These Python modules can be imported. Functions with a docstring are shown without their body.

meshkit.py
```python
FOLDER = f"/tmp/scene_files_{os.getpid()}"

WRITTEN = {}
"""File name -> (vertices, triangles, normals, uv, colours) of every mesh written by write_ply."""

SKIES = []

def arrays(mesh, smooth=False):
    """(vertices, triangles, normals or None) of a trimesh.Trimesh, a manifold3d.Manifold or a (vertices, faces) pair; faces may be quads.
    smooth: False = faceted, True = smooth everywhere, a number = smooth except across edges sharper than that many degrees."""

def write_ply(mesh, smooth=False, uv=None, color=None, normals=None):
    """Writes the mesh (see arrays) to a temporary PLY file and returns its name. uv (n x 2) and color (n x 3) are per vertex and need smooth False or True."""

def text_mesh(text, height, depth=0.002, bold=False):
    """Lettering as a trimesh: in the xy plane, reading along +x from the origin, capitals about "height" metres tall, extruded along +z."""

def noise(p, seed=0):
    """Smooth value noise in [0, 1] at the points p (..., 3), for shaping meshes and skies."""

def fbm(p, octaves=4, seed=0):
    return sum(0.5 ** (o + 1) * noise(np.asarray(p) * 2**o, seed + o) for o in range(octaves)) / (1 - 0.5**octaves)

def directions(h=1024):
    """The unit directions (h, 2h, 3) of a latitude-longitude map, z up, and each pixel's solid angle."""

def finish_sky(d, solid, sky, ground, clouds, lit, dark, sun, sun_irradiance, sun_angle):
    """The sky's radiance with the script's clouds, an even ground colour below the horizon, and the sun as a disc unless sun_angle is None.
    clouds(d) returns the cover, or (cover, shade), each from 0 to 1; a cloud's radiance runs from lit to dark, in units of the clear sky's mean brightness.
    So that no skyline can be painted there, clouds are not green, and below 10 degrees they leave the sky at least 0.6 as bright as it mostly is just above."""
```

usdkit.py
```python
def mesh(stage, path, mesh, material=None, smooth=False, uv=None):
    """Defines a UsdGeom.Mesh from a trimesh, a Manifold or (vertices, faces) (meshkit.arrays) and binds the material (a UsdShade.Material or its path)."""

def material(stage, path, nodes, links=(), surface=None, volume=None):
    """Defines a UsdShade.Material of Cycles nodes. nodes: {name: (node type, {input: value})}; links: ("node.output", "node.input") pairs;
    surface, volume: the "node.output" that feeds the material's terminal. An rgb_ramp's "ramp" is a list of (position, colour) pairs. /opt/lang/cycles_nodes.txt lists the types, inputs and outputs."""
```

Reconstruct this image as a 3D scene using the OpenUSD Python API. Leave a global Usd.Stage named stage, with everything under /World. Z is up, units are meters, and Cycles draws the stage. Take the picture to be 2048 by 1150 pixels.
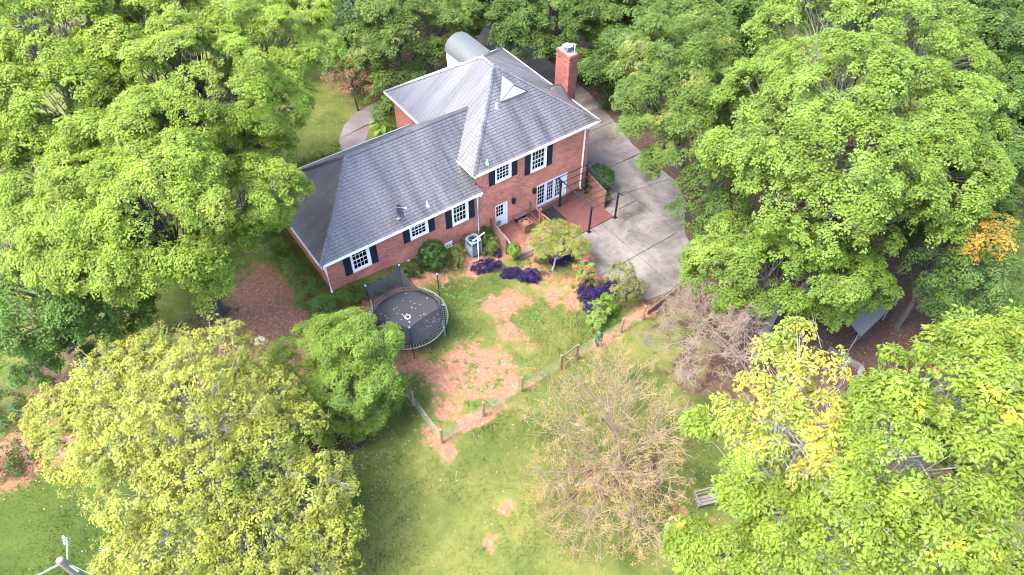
import math, numpy as np, trimesh, usdkit, meshkit
from pxr import Usd, UsdGeom, UsdLux, UsdShade, Gf, Sdf, Vt
from shapely.geometry import Polygon, box as sbox, LineString
from shapely.prepared import prep
from shapely import affinity

stage = Usd.Stage.CreateInMemory()
UsdGeom.SetStageUpAxis(stage, UsdGeom.Tokens.z)
UsdGeom.SetStageMetersPerUnit(stage, 1.0)
world = UsdGeom.Xform.Define(stage, '/World')
stage.SetDefaultPrim(world.GetPrim())
UsdGeom.Scope.Define(stage, '/World/Looks')

# ------------------------------------------------------------------ camera, sky, sun
EXPOSURE = 3.15
CAM_POS = np.array([-17.890, -28.523, 33.307]); PITCH, YAW, ROLL, FPX = 48.374, 36.022, 0.381, 1418.05
d_, y_, r_ = np.radians([PITCH, YAW, ROLL])
FWD = np.array([np.sin(y_)*np.cos(d_), np.cos(y_)*np.cos(d_), -np.sin(d_)])
R0 = np.array([np.cos(y_), -np.sin(y_), 0]); U0 = np.cross(R0, FWD)
RIGHT = R0*np.cos(r_)+U0*np.sin(r_); UP = -R0*np.sin(r_)+U0*np.cos(r_)
cam = UsdGeom.Camera.Define(stage, '/World/camera')
cam.AddTransformOp().Set(Gf.Matrix4d(*RIGHT, 0, *UP, 0, *(-FWD), 0, *CAM_POS, 1))
cam.CreateHorizontalApertureAttr(36.0); cam.CreateVerticalApertureAttr(36.0*575/1024)
cam.CreateFocalLengthAttr(36.0*FPX/2048)
cam.CreateClippingRangeAttr(Gf.Vec2f(0.1, 5000))
cam.CreateExposureAttr(EXPOSURE)

SUN_DIR = np.array([-0.52, 0.14, 0.86]); SUN_DIR /= np.linalg.norm(SUN_DIR)
SUN_EL = float(np.arcsin(SUN_DIR[2])); SUN_ROT = float(np.arctan2(SUN_DIR[0], SUN_DIR[1]))
sky_mat = usdkit.material(stage, '/World/Looks/sky_look', {
    'sky': ('sky_texture', {'sky_type': 'single_scattering', 'sun_disc': False, 'sun_elevation': SUN_EL, 'sun_rotation': SUN_ROT,
                            'aerosol_density': 3.0, 'air_density': 1.0, 'ozone_density': 1.0}),
    'bg': ('background_shader', {'strength': 0.15})}, [('sky.color', 'bg.color')], surface='bg.background')
dome = UsdLux.DomeLight.Define(stage, '/World/sky')
UsdShade.MaterialBindingAPI.Apply(dome.GetPrim()).Bind(sky_mat)
dome.GetPrim().SetCustomDataByKey('kind', 'structure')
sun = UsdLux.DistantLight.Define(stage, '/World/sun')
sun.CreateIntensityAttr(0.33); sun.CreateAngleAttr(26.0); sun.CreateColorAttr(Gf.Vec3f(1, 0.95, 0.86)); sun.CreateNormalizeAttr(True)
zx = SUN_DIR; xx = np.cross([0, 0, 1.0], zx); xx /= np.linalg.norm(xx); yx = np.cross(zx, xx)
sun.AddTransformOp().Set(Gf.Matrix4d(*xx, 0, *yx, 0, *zx, 0, 0, 0, 60, 1))

# ------------------------------------------------------------------ helpers
RNG = np.random.default_rng(11)
used = {}
def numbered(parent, name):
    k = (str(parent), name); n = used.get(k, 0); used[k] = n+1
    return name if n == 0 else f'{name}_{n:03d}'

class MB:
    def __init__(s): s.v, s.f, s.n = [], [], 0
    def add(s, v, f):
        v = np.asarray(v, float); f = np.asarray(f, int)
        if f.shape[1] == 4: f = np.vstack([f[:, [0, 1, 2]], f[:, [0, 2, 3]]])
        s.v.append(v); s.f.append(f+s.n); s.n += len(v); return s
    def box(s, lo, hi):
        lo, hi = np.minimum(lo, hi), np.maximum(lo, hi)
        c = np.array([[x, y, z] for x in (0, 1) for y in (0, 1) for z in (0, 1)], float)
        return s.add(lo+c*(hi-lo), [[0, 1, 3, 2], [4, 6, 7, 5], [0, 4, 5, 1], [2, 3, 7, 6], [0, 2, 6, 4], [1, 5, 7, 3]])
    def bar(s, p, q, w, h, up=(0, 0, 1)):
        p, q = np.asarray(p, float), np.asarray(q, float); a = (q-p)/np.linalg.norm(q-p)
        b = np.cross(a, up)
        if np.linalg.norm(b) < 1e-6: b = np.cross(a, (0, 1, 0))
        b /= np.linalg.norm(b); c = np.cross(b, a)
        v = [e+sb*b*w/2+sc*c*h/2 for e in (p, q) for sb in (-1, 1) for sc in (-1, 1)]
        return s.add(v, [[0, 1, 3, 2], [4, 6, 7, 5], [0, 4, 5, 1], [2, 3, 7, 6], [0, 2, 6, 4], [1, 5, 7, 3]])
    def tube(s, pts, radii, sides=6, cap=True):
        p = np.asarray(pts, float); r = np.broadcast_to(np.asarray(radii, float), (len(p),))
        t = np.gradient(p, axis=0); t /= np.linalg.norm(t, axis=1, keepdims=True)+1e-12
        ref = np.array([0, 0, 1.0]) if abs(t[:, 2].mean()) < .9 else np.array([1.0, 0, 0])
        a = np.cross(t, ref); a /= np.linalg.norm(a, axis=1, keepdims=True)+1e-12
        b = np.cross(t, a); ang = np.arange(sides)*2*np.pi/sides
        v = p[:, None]+r[:, None, None]*(np.cos(ang)[None, :, None]*a[:, None]+np.sin(ang)[None, :, None]*b[:, None])
        i, j = np.meshgrid(np.arange(len(p)-1), np.arange(sides), indexing='ij')
        q = np.stack([i*sides+j, i*sides+(j+1) % sides, (i+1)*sides+(j+1) % sides, (i+1)*sides+j], -1).reshape(-1, 4)
        s.add(v.reshape(-1, 3), q)
        if cap:
            for k in (0, len(p)-1):
                o = s.n; s.v.append(np.vstack([v[k], p[k]])); s.n += sides+1
                fan = [[o+j, o+(j+1) % sides, o+sides] for j in range(sides)]
                s.f.append(np.array(fan if k else [x[::-1] for x in fan]))
        return s
    def mesh(s, m):
        return s.add(m.vertices, m.faces)
    def get(s): return np.vstack(s.v), np.vstack(s.f)

class Thing:
    def __init__(s, name, label=None, cat=None, base=(0, 0, 0), group=None, kind=None):
        s.base = np.asarray(base, float); s.path = '/World/'+numbered('/World', name)
        x = UsdGeom.Xform.Define(stage, s.path); x.AddTranslateOp().Set(Gf.Vec3d(*map(float, s.base)))
        s.prim = x.GetPrim(); meta(s.prim, label, cat, group, kind)
    def part(s, name, mb, mat, parent=None, kind=None, label=None, smooth=False):
        v, f = mb.get() if isinstance(mb, MB) else mb
        par = parent or s.path; path = par+'/'+numbered(par, name)
        m = usdkit.mesh(stage, path, (np.asarray(v)-s.base, f), M[mat], smooth)
        meta(m.GetPrim(), label, None, None, kind)
        return path
def meta(p, label=None, cat=None, group=None, kind=None):
    for k, v in (('label', label), ('category', cat), ('group', group), ('kind', kind)):
        if v: p.SetCustomDataByKey(k, v)
def single(name, mb, mat, label=None, cat=None, kind=None, group=None, smooth=False):
    v, f = mb.get() if isinstance(mb, MB) else mb
    m = usdkit.mesh(stage, '/World/'+numbered('/World', name), (v, f), M[mat], smooth)
    meta(m.GetPrim(), label, cat, group, kind); return m

# ------------------------------------------------------------------ materials
M = {}
def c_(c, k): return tuple(min(1, x*k) for x in c)
def plain(name, col, rough=.6, var=.15, scale=6., bump=0., metallic=0., island=0., spec=.5):
    nodes = {'g': ('geometry', {}), 'n': ('noise_texture', {'scale': scale, 'detail': 5.0, 'roughness': .6}),
             'r': ('rgb_ramp', {'ramp': [(.25, c_(col, 1-var)), (.75, c_(col, 1+var))]}),
             'p': ('principled_bsdf', {'roughness': rough, 'metallic': metallic, 'specular_ior_level': spec})}
    links = [('g.position', 'n.vector'), ('n.fac', 'r.fac')]
    last = 'r.color'
    if island:
        nodes['mr'] = ('map_range', {'from_min': 0., 'from_max': 1., 'to_min': 1-island, 'to_max': 1+island})
        nodes['h'] = ('hsv', {'hue': .5, 'saturation': 1., 'fac': 1.})
        links += [('g.random_per_island', 'mr.value'), ('mr.result', 'h.value'), ('r.color', 'h.color')]; last = 'h.color'
    links.append((last, 'p.base_color'))
    if bump:
        nodes['b'] = ('bump', {'strength': bump, 'distance': .02}); links += [('n.fac', 'b.height'), ('b.normal', 'p.normal')]
    M[name] = usdkit.material(stage, '/World/Looks/'+name, nodes, links, surface='p.BSDF')

LEAF_GAIN = (1.08, 1.0, .9)
def leafmat(name, cols, patch=None, patch_scale=.5, patch_at=(.55, .7), transl=.35, rough=.5, val=.35, tint=(1.7, 1.6, .7)):
    """cols: ramp over each leaf's own random number; patch: colour of the limbs that have turned."""
    cols = [(q, tuple(min(.6, a*b) for a, b in zip(c, LEAF_GAIN))) for q, c in cols]
    nodes = {'g': ('geometry', {}), 'r': ('rgb_ramp', {'ramp': cols}),
             'n': ('noise_texture', {'scale': patch_scale, 'detail': 4.0, 'roughness': .65}),
             'n2': ('noise_texture', {'scale': 1.1, 'detail': 3.0}),
             'mr': ('map_range', {'from_min': .3, 'from_max': .7, 'to_min': 1-val, 'to_max': 1+val}),
             'h': ('hsv', {'hue': .5, 'saturation': 1., 'fac': 1.}),
             'p': ('principled_bsdf', {'roughness': rough, 'specular_ior_level': .2}),
             'tm': ('mix_color', {'blend_type': 'multiply', 'fac': 1.0, 'b': tint}),
             'tr': ('translucent_bsdf', {}), 'mix': ('mix_closure', {'fac': transl})}
    links = [('g.random_per_island', 'r.fac'), ('g.position', 'n.vector'), ('g.position', 'n2.vector'), ('n2.fac', 'mr.value'), ('mr.result', 'h.value')]
    if patch:
        nodes['pm'] = ('map_range', {'from_min': patch_at[0], 'from_max': patch_at[1], 'to_min': 0., 'to_max': 1., 'clamp': True})
        nodes['pr'] = ('rgb_ramp', {'ramp': patch})
        nodes['mx'] = ('mix_color', {})
        links += [('n.fac', 'pm.value'), ('pm.result', 'mx.fac'), ('r.color', 'mx.a'), ('g.random_per_island', 'pr.fac'), ('pr.color', 'mx.b'), ('mx.result', 'h.color')]
    else:
        links.append(('r.color', 'h.color'))
    links += [('h.color', 'p.base_color'), ('h.color', 'tm.a'), ('tm.result', 'tr.color'), ('p.BSDF', 'mix.closure1'), ('tr.BSDF', 'mix.closure2')]
    M[name] = usdkit.material(stage, '/World/Looks/'+name, nodes, links, surface='mix.closure')

# bricks: courses run along the wall, whichever way it faces
M['brick'] = usdkit.material(stage, '/World/Looks/brick', {
    'g': ('geometry', {}), 'x': ('separate_xyz', {}), 'a': ('math', {'math_type': 'add'}), 'cv': ('combine_xyz', {}),
    'b': ('brick_texture', {'scale': 1.0, 'brick_width': .27, 'row_height': .09, 'mortar_size': .01, 'mortar_smooth': .2, 'bias': -.15,
                            'color1': (.39, .118, .078), 'color2': (.17, .05, .037), 'mortar': (.38, .23, .17)}),
    'n': ('noise_texture', {'scale': .7, 'detail': 5.0}), 'mr': ('map_range', {'from_min': .3, 'from_max': .7, 'to_min': .8, 'to_max': 1.22}),
    'h': ('hsv', {'hue': .5, 'saturation': 1., 'fac': 1.}),
    'bp': ('bump', {'strength': .5, 'distance': .01, 'invert': True}), 'p': ('principled_bsdf', {'roughness': .85, 'specular_ior_level': .25})},
    [('g.position', 'x.vector'), ('x.x', 'a.value1'), ('x.y', 'a.value2'), ('a.value', 'cv.x'), ('x.z', 'cv.y'), ('cv.vector', 'b.vector'),
     ('g.position', 'n.vector'), ('n.fac', 'mr.value'), ('mr.result', 'h.value'), ('b.color', 'h.color'), ('h.color', 'p.base_color'), ('b.fac', 'bp.height'), ('bp.normal', 'p.normal')], surface='p.BSDF')

M['dimmed_brick'] = usdkit.material(stage, '/World/Looks/dimmed_brick', {  # wall brick with shade put into the colour, offsetting sun on the chimney
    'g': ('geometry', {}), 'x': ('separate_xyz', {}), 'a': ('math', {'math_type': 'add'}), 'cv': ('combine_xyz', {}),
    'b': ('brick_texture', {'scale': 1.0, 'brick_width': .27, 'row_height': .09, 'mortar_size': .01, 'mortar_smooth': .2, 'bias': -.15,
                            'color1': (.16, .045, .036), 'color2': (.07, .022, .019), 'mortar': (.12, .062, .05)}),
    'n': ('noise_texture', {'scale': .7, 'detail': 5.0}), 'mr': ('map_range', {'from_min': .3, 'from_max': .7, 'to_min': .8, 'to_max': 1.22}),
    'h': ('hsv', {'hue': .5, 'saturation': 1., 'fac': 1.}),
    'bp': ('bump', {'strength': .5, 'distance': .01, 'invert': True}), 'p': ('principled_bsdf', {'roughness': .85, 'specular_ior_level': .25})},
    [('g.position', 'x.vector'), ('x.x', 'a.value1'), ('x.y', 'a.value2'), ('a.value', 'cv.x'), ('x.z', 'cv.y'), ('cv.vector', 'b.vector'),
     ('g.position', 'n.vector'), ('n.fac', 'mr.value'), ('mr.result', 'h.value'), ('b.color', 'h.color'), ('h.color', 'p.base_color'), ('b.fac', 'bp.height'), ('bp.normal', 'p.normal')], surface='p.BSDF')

# asphalt shingles: tone per tab, stains that run down the slope
for nm_, sc_ in (('shingle', (2.2, .3, .3)), ('shingle_side', (.3, 2.2, .3))):
    M[nm_] = usdkit.material(stage, '/World/Looks/'+nm_, {
        'g': ('geometry', {}), 'r': ('rgb_ramp', {'ramp': [(0, (.034, .031, .034)), (.6, (.052, .048, .052)), (1, (.086, .08, .084))]}),
        'mp': ('mapping', {'scale': sc_}),
        'n': ('noise_texture', {'scale': .6, 'detail': 6.0, 'roughness': .6}), 'mr': ('map_range', {'from_min': .36, 'from_max': .64, 'to_min': .55, 'to_max': 1.6}),
        'n2': ('noise_texture', {'scale': 60., 'detail': 2.0}), 'mr2': ('map_range', {'from_min': .3, 'from_max': .7, 'to_min': .8, 'to_max': 1.2}),
        'mm': ('math', {'math_type': 'multiply'}), 'h': ('hsv', {'hue': .5, 'saturation': 1., 'fac': 1.}),
        'p': ('principled_bsdf', {'roughness': .4, 'specular_ior_level': .9})},
        [('g.random_per_island', 'r.fac'), ('g.position', 'mp.vector'), ('mp.vector', 'n.vector'), ('g.position', 'n2.vector'), ('n.fac', 'mr.value'), ('n2.fac', 'mr2.value'), ('mr.result', 'mm.value1'), ('mr2.result', 'mm.value2'),
         ('mm.value', 'h.value'), ('r.color', 'h.color'), ('h.color', 'p.base_color')], surface='p.BSDF')

def concrete(name, dark, light, stain, rough=.75):
    M[name] = usdkit.material(stage, '/World/Looks/'+name, {
        'g': ('geometry', {}), 'n': ('noise_texture', {'scale': .33, 'detail': 7.0, 'roughness': .62, 'distortion': .6}),
        'r': ('rgb_ramp', {'ramp': [(.33, dark), (.47, c_(np.add(dark, light), .5)), (.62, light)]}),
        'n2': ('noise_texture', {'scale': 2.2, 'detail': 6.0, 'roughness': .7}), 'm2': ('map_range', {'from_min': .5, 'from_max': .72, 'to_min': 0., 'to_max': .75, 'clamp': True}),
        'st': ('color', {'value': stain}), 'mx': ('mix_color', {}),
        'n3': ('noise_texture', {'scale': 40., 'detail': 2.0}), 'bp': ('bump', {'strength': .2, 'distance': .01}),
        'p': ('principled_bsdf', {'roughness': rough, 'specular_ior_level': .3})},
        [('g.position', 'n.vector'), ('n.fac', 'r.fac'), ('g.position', 'n2.vector'), ('n2.fac', 'm2.value'), ('m2.result', 'mx.fac'), ('r.color', 'mx.a'), ('st.color', 'mx.b'),
         ('mx.result', 'p.base_color'), ('g.position', 'n3.vector'), ('n3.fac', 'bp.height'), ('bp.normal', 'p.normal')], surface='p.BSDF')
concrete('concrete', (.026, .021, .0185), (.115, .102, .096), (.042, .033, .029))
concrete('path_concrete', (.075, .062, .06), (.115, .098, .098), (.07, .056, .052))
concrete('red_paint', (.05, .0175, .0165), (.072, .026, .0245), (.042, .0175, .0165), .75)
M['paver'] = usdkit.material(stage, '/World/Looks/paver', {
    'g': ('geometry', {}), 'b': ('brick_texture', {'scale': 1.0, 'brick_width': .22, 'row_height': .11, 'mortar_size': .006, 'bias': -.1, 'color1': (.16, .052, .038), 'color2': (.1, .034, .027), 'mortar': (.055, .03, .024)}),
    'n': ('noise_texture', {'scale': 1.5, 'detail': 5.0}), 'mr': ('map_range', {'from_min': .3, 'from_max': .7, 'to_min': .75, 'to_max': 1.25}), 'h': ('hsv', {'hue': .5, 'saturation': 1., 'fac': 1.}),
    'p': ('principled_bsdf', {'roughness': .8})},
    [('g.position', 'b.vector'), ('g.position', 'n.vector'), ('n.fac', 'mr.value'), ('mr.result', 'h.value'), ('b.color', 'h.color'), ('h.color', 'p.base_color')], surface='p.BSDF')

plain('white_paint', (.66, .66, .65), .45, .06, 3.)
plain('white_metal', (.6, .61, .62), .35, .05, 3.)
plain('shutter_navy', (.007, .01, .02), .5, .15, 4., spec=.25)
plain('door_white', (.5, .52, .55), .4, .05, 3.)
plain('black_metal', (.006, .006, .007), .5, .15, 5., spec=.2)
plain('rail_metal', (.012, .013, .016), .5, .15, 5., spec=.25)
plain('old_wood', (.075, .039, .032), .8, .3, 7., .3)
plain('grey_wood', (.095, .08, .068), .85, .25, 9., .3)
plain('new_wood', (.13, .064, .028), .7, .22, 9., .2)
plain('post_wood', (.14, .078, .042), .8, .25, 9., .3)
plain('red_wood', (.095, .04, .033), .75, .2, 7., .2)
plain('terracotta', (.2, .075, .045), .75, .2, 8.)
plain('dark_soil', (.05, .034, .026), .95, .3, 5.)
plain('mulch', (.13, .075, .05), .95, .35, 6., .4)
plain('mat_black', (.014, .014, .0135), .95, .2, 12., spec=.1)
plain('unit_grey', (.1, .12, .145), .5, .08, 4.)
plain('unit_dark', (.02, .03, .05), .45, .15, 5.)
plain('unit_pale', (.11, .14, .168), .45, .08, 4.)
plain('galvanised', (.26, .27, .27), .35, .12, 8., 0, .7)
plain('trampoline_mat', (.008, .009, .014), .8, .25, 1.5)
plain('spring_steel', (.2, .2, .21), .35, .1, 8., 0, .6)
plain('blue_foam', (.05, .22, .42), .6, .1, 6.)
plain('pole_black', (.006, .006, .007), .6, .1, 6., spec=.2)
plain('ring_steel', (.13, .13, .135), .4, .1, 8., 0, .4)
plain('hose_green', (.006, .085, .055), .4, .2, 8.)
plain('lead_black', (.015, .016, .022), .7, .2, 8.)
plain('bark_grey', (.1, .094, .088), .9, .35, 6., .5)
plain('bark_dark', (.032, .027, .024), .9, .35, 6., .5)
plain('bark_pale', (.2, .19, .185), .85, .3, 7., .3)
plain('bark_silver', (.2, .2, .205), .85, .25, 7., .2)
plain('bark_brown', (.15, .1, .085), .9, .3, 7., .3)
plain('twig_brown', (.14, .11, .085), .9, .35, 3., .35)
plain('twig_tan', (.2, .135, .085), .9, .3, 7., .3)
plain('shed_roof', (.06, .06, .062), .6, .2, 5.)
plain('shingle_pale', (.05, .055, .057), .6, .2, 5., .3)
plain('shed_timber', (.06, .06, .058), .8, .25, 6.)
plain('red_plastic', (.38, .012, .014), .35, .1, 5.)
plain('tyre', (.012, .012, .012), .85, .1, 6.)
plain('porcelain', (.2, .225, .26), .3, .08, 12.)
plain('pole_timber', (.085, .072, .05), .85, .25, 6., .3)
plain('web_silk', (.4, .38, .35), .9, .1, 9.)
plain('interior', (.2, .17, .15), .9, .1, 2.)
plain('dead_leaf', (.42, .31, .26), .75, .1, 3., 0, 0, .45)
plain('dish_grey', (.03, .035, .045), .8, .1, 5.)
plain('label_white', (.7, .7, .7), .6, .05, 5.)
M['glass'] = usdkit.material(stage, '/World/Looks/glass', {'f': ('fresnel', {'IOR': 1.6}), 't': ('transparent_bsdf', {'color': (.55, .58, .62)}), 'g': ('glossy_bsdf', {'roughness': .03, 'color': (.9, .95, 1)}), 'm': ('mix_closure', {})},
    [('f.fac', 'm.fac'), ('t.BSDF', 'm.closure1'), ('g.BSDF', 'm.closure2')], surface='m.closure')
M['net'] = usdkit.material(stage, '/World/Looks/net', {'t': ('transparent_bsdf', {'color': (1, 1, 1)}), 'd': ('diffuse_bsdf', {'color': (.02, .02, .024)}), 'm': ('mix_closure', {'fac': .7})},
    [('t.BSDF', 'm.closure1'), ('d.BSDF', 'm.closure2')], surface='m.closure')
M['silk'] = usdkit.material(stage, '/World/Looks/silk', {'t': ('transparent_bsdf', {'color': (1, 1, 1)}), 'd': ('diffuse_bsdf', {'color': (.7, .68, .64)}), 'm': ('mix_closure', {'fac': .42})},
    [('t.BSDF', 'm.closure1'), ('d.BSDF', 'm.closure2')], surface='m.closure')

G1 = [(0, (.085, .15, .018)), (.5, (.13, .2, .028)), (.88, (.19, .25, .04)), (1, (.27, .25, .06))]
leafmat('leaf_oak', [(0, (.11, .175, .022)), (.5, (.19, .27, .05)), (.85, (.29, .35, .12)), (.97, (.38, .36, .18)), (1, (.38, .17, .06))],
        [(0, (.2, .22, .04)), (.7, (.3, .26, .06)), (1, (.36, .2, .08))], .45, (.58, .74), .35, .42)
leafmat('leaf_olive', [(0, (.05, .105, .018)), (.5, (.085, .15, .028)), (.9, (.15, .2, .06)), (1, (.34, .14, .05))], None, .5, (.5, .7), .3, .38)
leafmat('leaf_yellow', [(0, (.15, .18, .03)), (.2, (.26, .26, .06)), (.38, (.46, .4, .15)), (.72, (.58, .51, .34)), (.88, (.56, .45, .18)), (.95, (.54, .36, .05)), (1, (.5, .25, .04))],
        [(0, (.1, .14, .022)), (.6, (.2, .22, .045)), (1, (.4, .34, .12))], .38, (.52, .68), .35, .45, tint=(1.85, 1.5, 1.2))
leafmat('leaf_maple', [(0, (.08, .135, .02)), (.5, (.135, .195, .036)), (.9, (.21, .255, .075)), (1, (.29, .29, .12))],
        [(0, (.12, .19, .035)), (1, (.24, .28, .09))], .3, (.52, .68), .35, .45)
leafmat('leaf_mid', [(0, (.034, .07, .011)), (.5, (.058, .105, .018)), (1, (.1, .15, .034))], [(0, (.085, .13, .024)), (1, (.16, .17, .045))], .5, (.55, .7), .3, .45)
leafmat('leaf_pale', [(0, (.055, .1, .018)), (.5, (.09, .14, .03)), (.9, (.15, .18, .052)), (1, (.26, .21, .075))], [(0, (.17, .18, .045)), (1, (.3, .21, .09))], .5, (.55, .7), .35, .45)
leafmat('leaf_dark', [(0, (.022, .052, .013)), (.5, (.036, .08, .019)), (1, (.065, .12, .028))], [(0, (.06, .1, .02)), (1, (.11, .13, .03))], .6, (.56, .7), .25, .5)
leafmat('leaf_big', [(0, (.095, .15, .02)), (.4, (.15, .21, .036)), (.8, (.25, .28, .075)), (1, (.35, .33, .14))], [(0, (.33, .3, .04)), (.5, (.42, .3, .08)), (1, (.48, .22, .1))], .42, (.61, .7), .42, .4)
leafmat('leaf_turned', [(0, (.18, .19, .035)), (.22, (.36, .24, .055)), (.4, (.48, .19, .07)), (1, (.54, .23, .16))], [(0, (.13, .18, .03)), (1, (.24, .25, .06))], .7, (.5, .62), .4, .4)
leafmat('leaf_dry', [(0, (.13, .12, .03)), (.4, (.22, .16, .05)), (.75, (.28, .18, .075)), (.97, (.33, .19, .11)), (1, (.45, .06, .1))], [(0, (.12, .11, .03)), (1, (.2, .16, .05))], .7, (.58, .72), .3, .6, tint=(1.6, 1.2, .8))
leafmat('leaf_rust', [(0, (.13, .065, .04)), (.5, (.19, .105, .065)), (1, (.26, .17, .11))], None, .5, (.5, .7), .25, .6)
leafmat('leaf_orange', [(0, (.2, .13, .02)), (.5, (.36, .19, .02)), (1, (.42, .28, .04))], [(0, (.1, .11, .02)), (1, (.22, .19, .03))], 1.2, (.46, .6), .35, .6)
leafmat('leaf_box', [(0, (.015, .045, .008)), (.6, (.034, .088, .013)), (1, (.09, .16, .03))], None, 1., (.5, .7), .15, .3)
leafmat('leaf_hedge', [(0, (.06, .125, .026)), (.6, (.125, .22, .048)), (1, (.22, .32, .1))], None, 1., (.5, .7), .2, .3)
leafmat('leaf_lush', [(0, (.06, .11, .014)), (.5, (.1, .165, .026)), (1, (.18, .225, .06))], [(0, (.12, .17, .03)), (1, (.22, .24, .07))], .5, (.55, .7), .35, .45)
leafmat('leaf_lime', [(0, (.08, .16, .015)), (.5, (.14, .23, .025)), (1, (.24, .3, .05))], None, 1., (.5, .7), .35, .45)
leafmat('leaf_olivebush', [(0, (.09, .1, .035)), (.5, (.17, .15, .06)), (1, (.28, .21, .1))], [(0, (.08, .12, .03)), (1, (.14, .17, .05))], 1.2, (.5, .6), .3, .5)
leafmat('leaf_canopy', [(0, (.13, .15, .035)), (.5, (.23, .225, .07)), (1, (.36, .3, .15))], [(0, (.1, .14, .03)), (1, (.2, .22, .05))], 1.2, (.5, .62), .3, .5)
leafmat('leaf_purple', [(0, (.012, .007, .05)), (.6, (.03, .015, .13)), (1, (.075, .045, .24))], None, 1., (.5, .7), .2, .4, tint=(1.3, 1, 1.3))
leafmat('leaf_white', [(0, (.1, .16, .04)), (.6, (.2, .27, .09)), (1, (.5, .52, .4))], None, 1., (.5, .7), .3, .45)
leafmat('petal', [(0, (.33, .006, .075)), (.5, (.42, .03, .12)), (1, (.5, .17, .22))], None, 1., (.5, .7), .3, .5, tint=(1, .8, .8))
leafmat('leaf_bed', [(0, (.07, .11, .02)), (.5, (.16, .18, .03)), (1, (.32, .26, .08))], [(0, (.04, .08, .02)), (1, (.1, .13, .03))], 1.5, (.5, .62), .3, .5)
M['grass_blade'] = usdkit.material(stage, '/World/Looks/grass_blade', {
    'g': ('geometry', {}), 'at': ('attribute', {'attribute': 'lush'}), 'r': ('rgb_ramp', {'ramp': [(0, (.07, .092, .018)), (.5, (.125, .135, .03)), (.85, (.18, .17, .05)), (1, (.25, .21, .09))]}),
    'l': ('rgb_ramp', {'ramp': [(0, (.04, .07, .013)), (.6, (.075, .11, .02)), (1, (.12, .14, .036))]}), 'mx': ('mix_color', {}),
    'n': ('noise_texture', {'scale': .7, 'detail': 5.0, 'roughness': .65}), 'mr': ('map_range', {'from_min': .3, 'from_max': .7, 'to_min': .55, 'to_max': 1.4}), 'h': ('hsv', {'hue': .5, 'saturation': 1., 'fac': 1.}),
    'd': ('diffuse_bsdf', {}), 't': ('translucent_bsdf', {}), 'm': ('mix_closure', {'fac': .5})},
    [('g.random_per_island', 'r.fac'), ('g.random_per_island', 'l.fac'), ('at.fac', 'mx.fac'), ('r.color', 'mx.a'), ('l.color', 'mx.b'), ('g.position', 'n.vector'), ('n.fac', 'mr.value'), ('mr.result', 'h.value'), ('mx.result', 'h.color'),
     ('h.color', 'd.color'), ('h.color', 't.color'), ('d.BSDF', 'm.closure1'), ('t.BSDF', 'm.closure2')], surface='m.closure')

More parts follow.
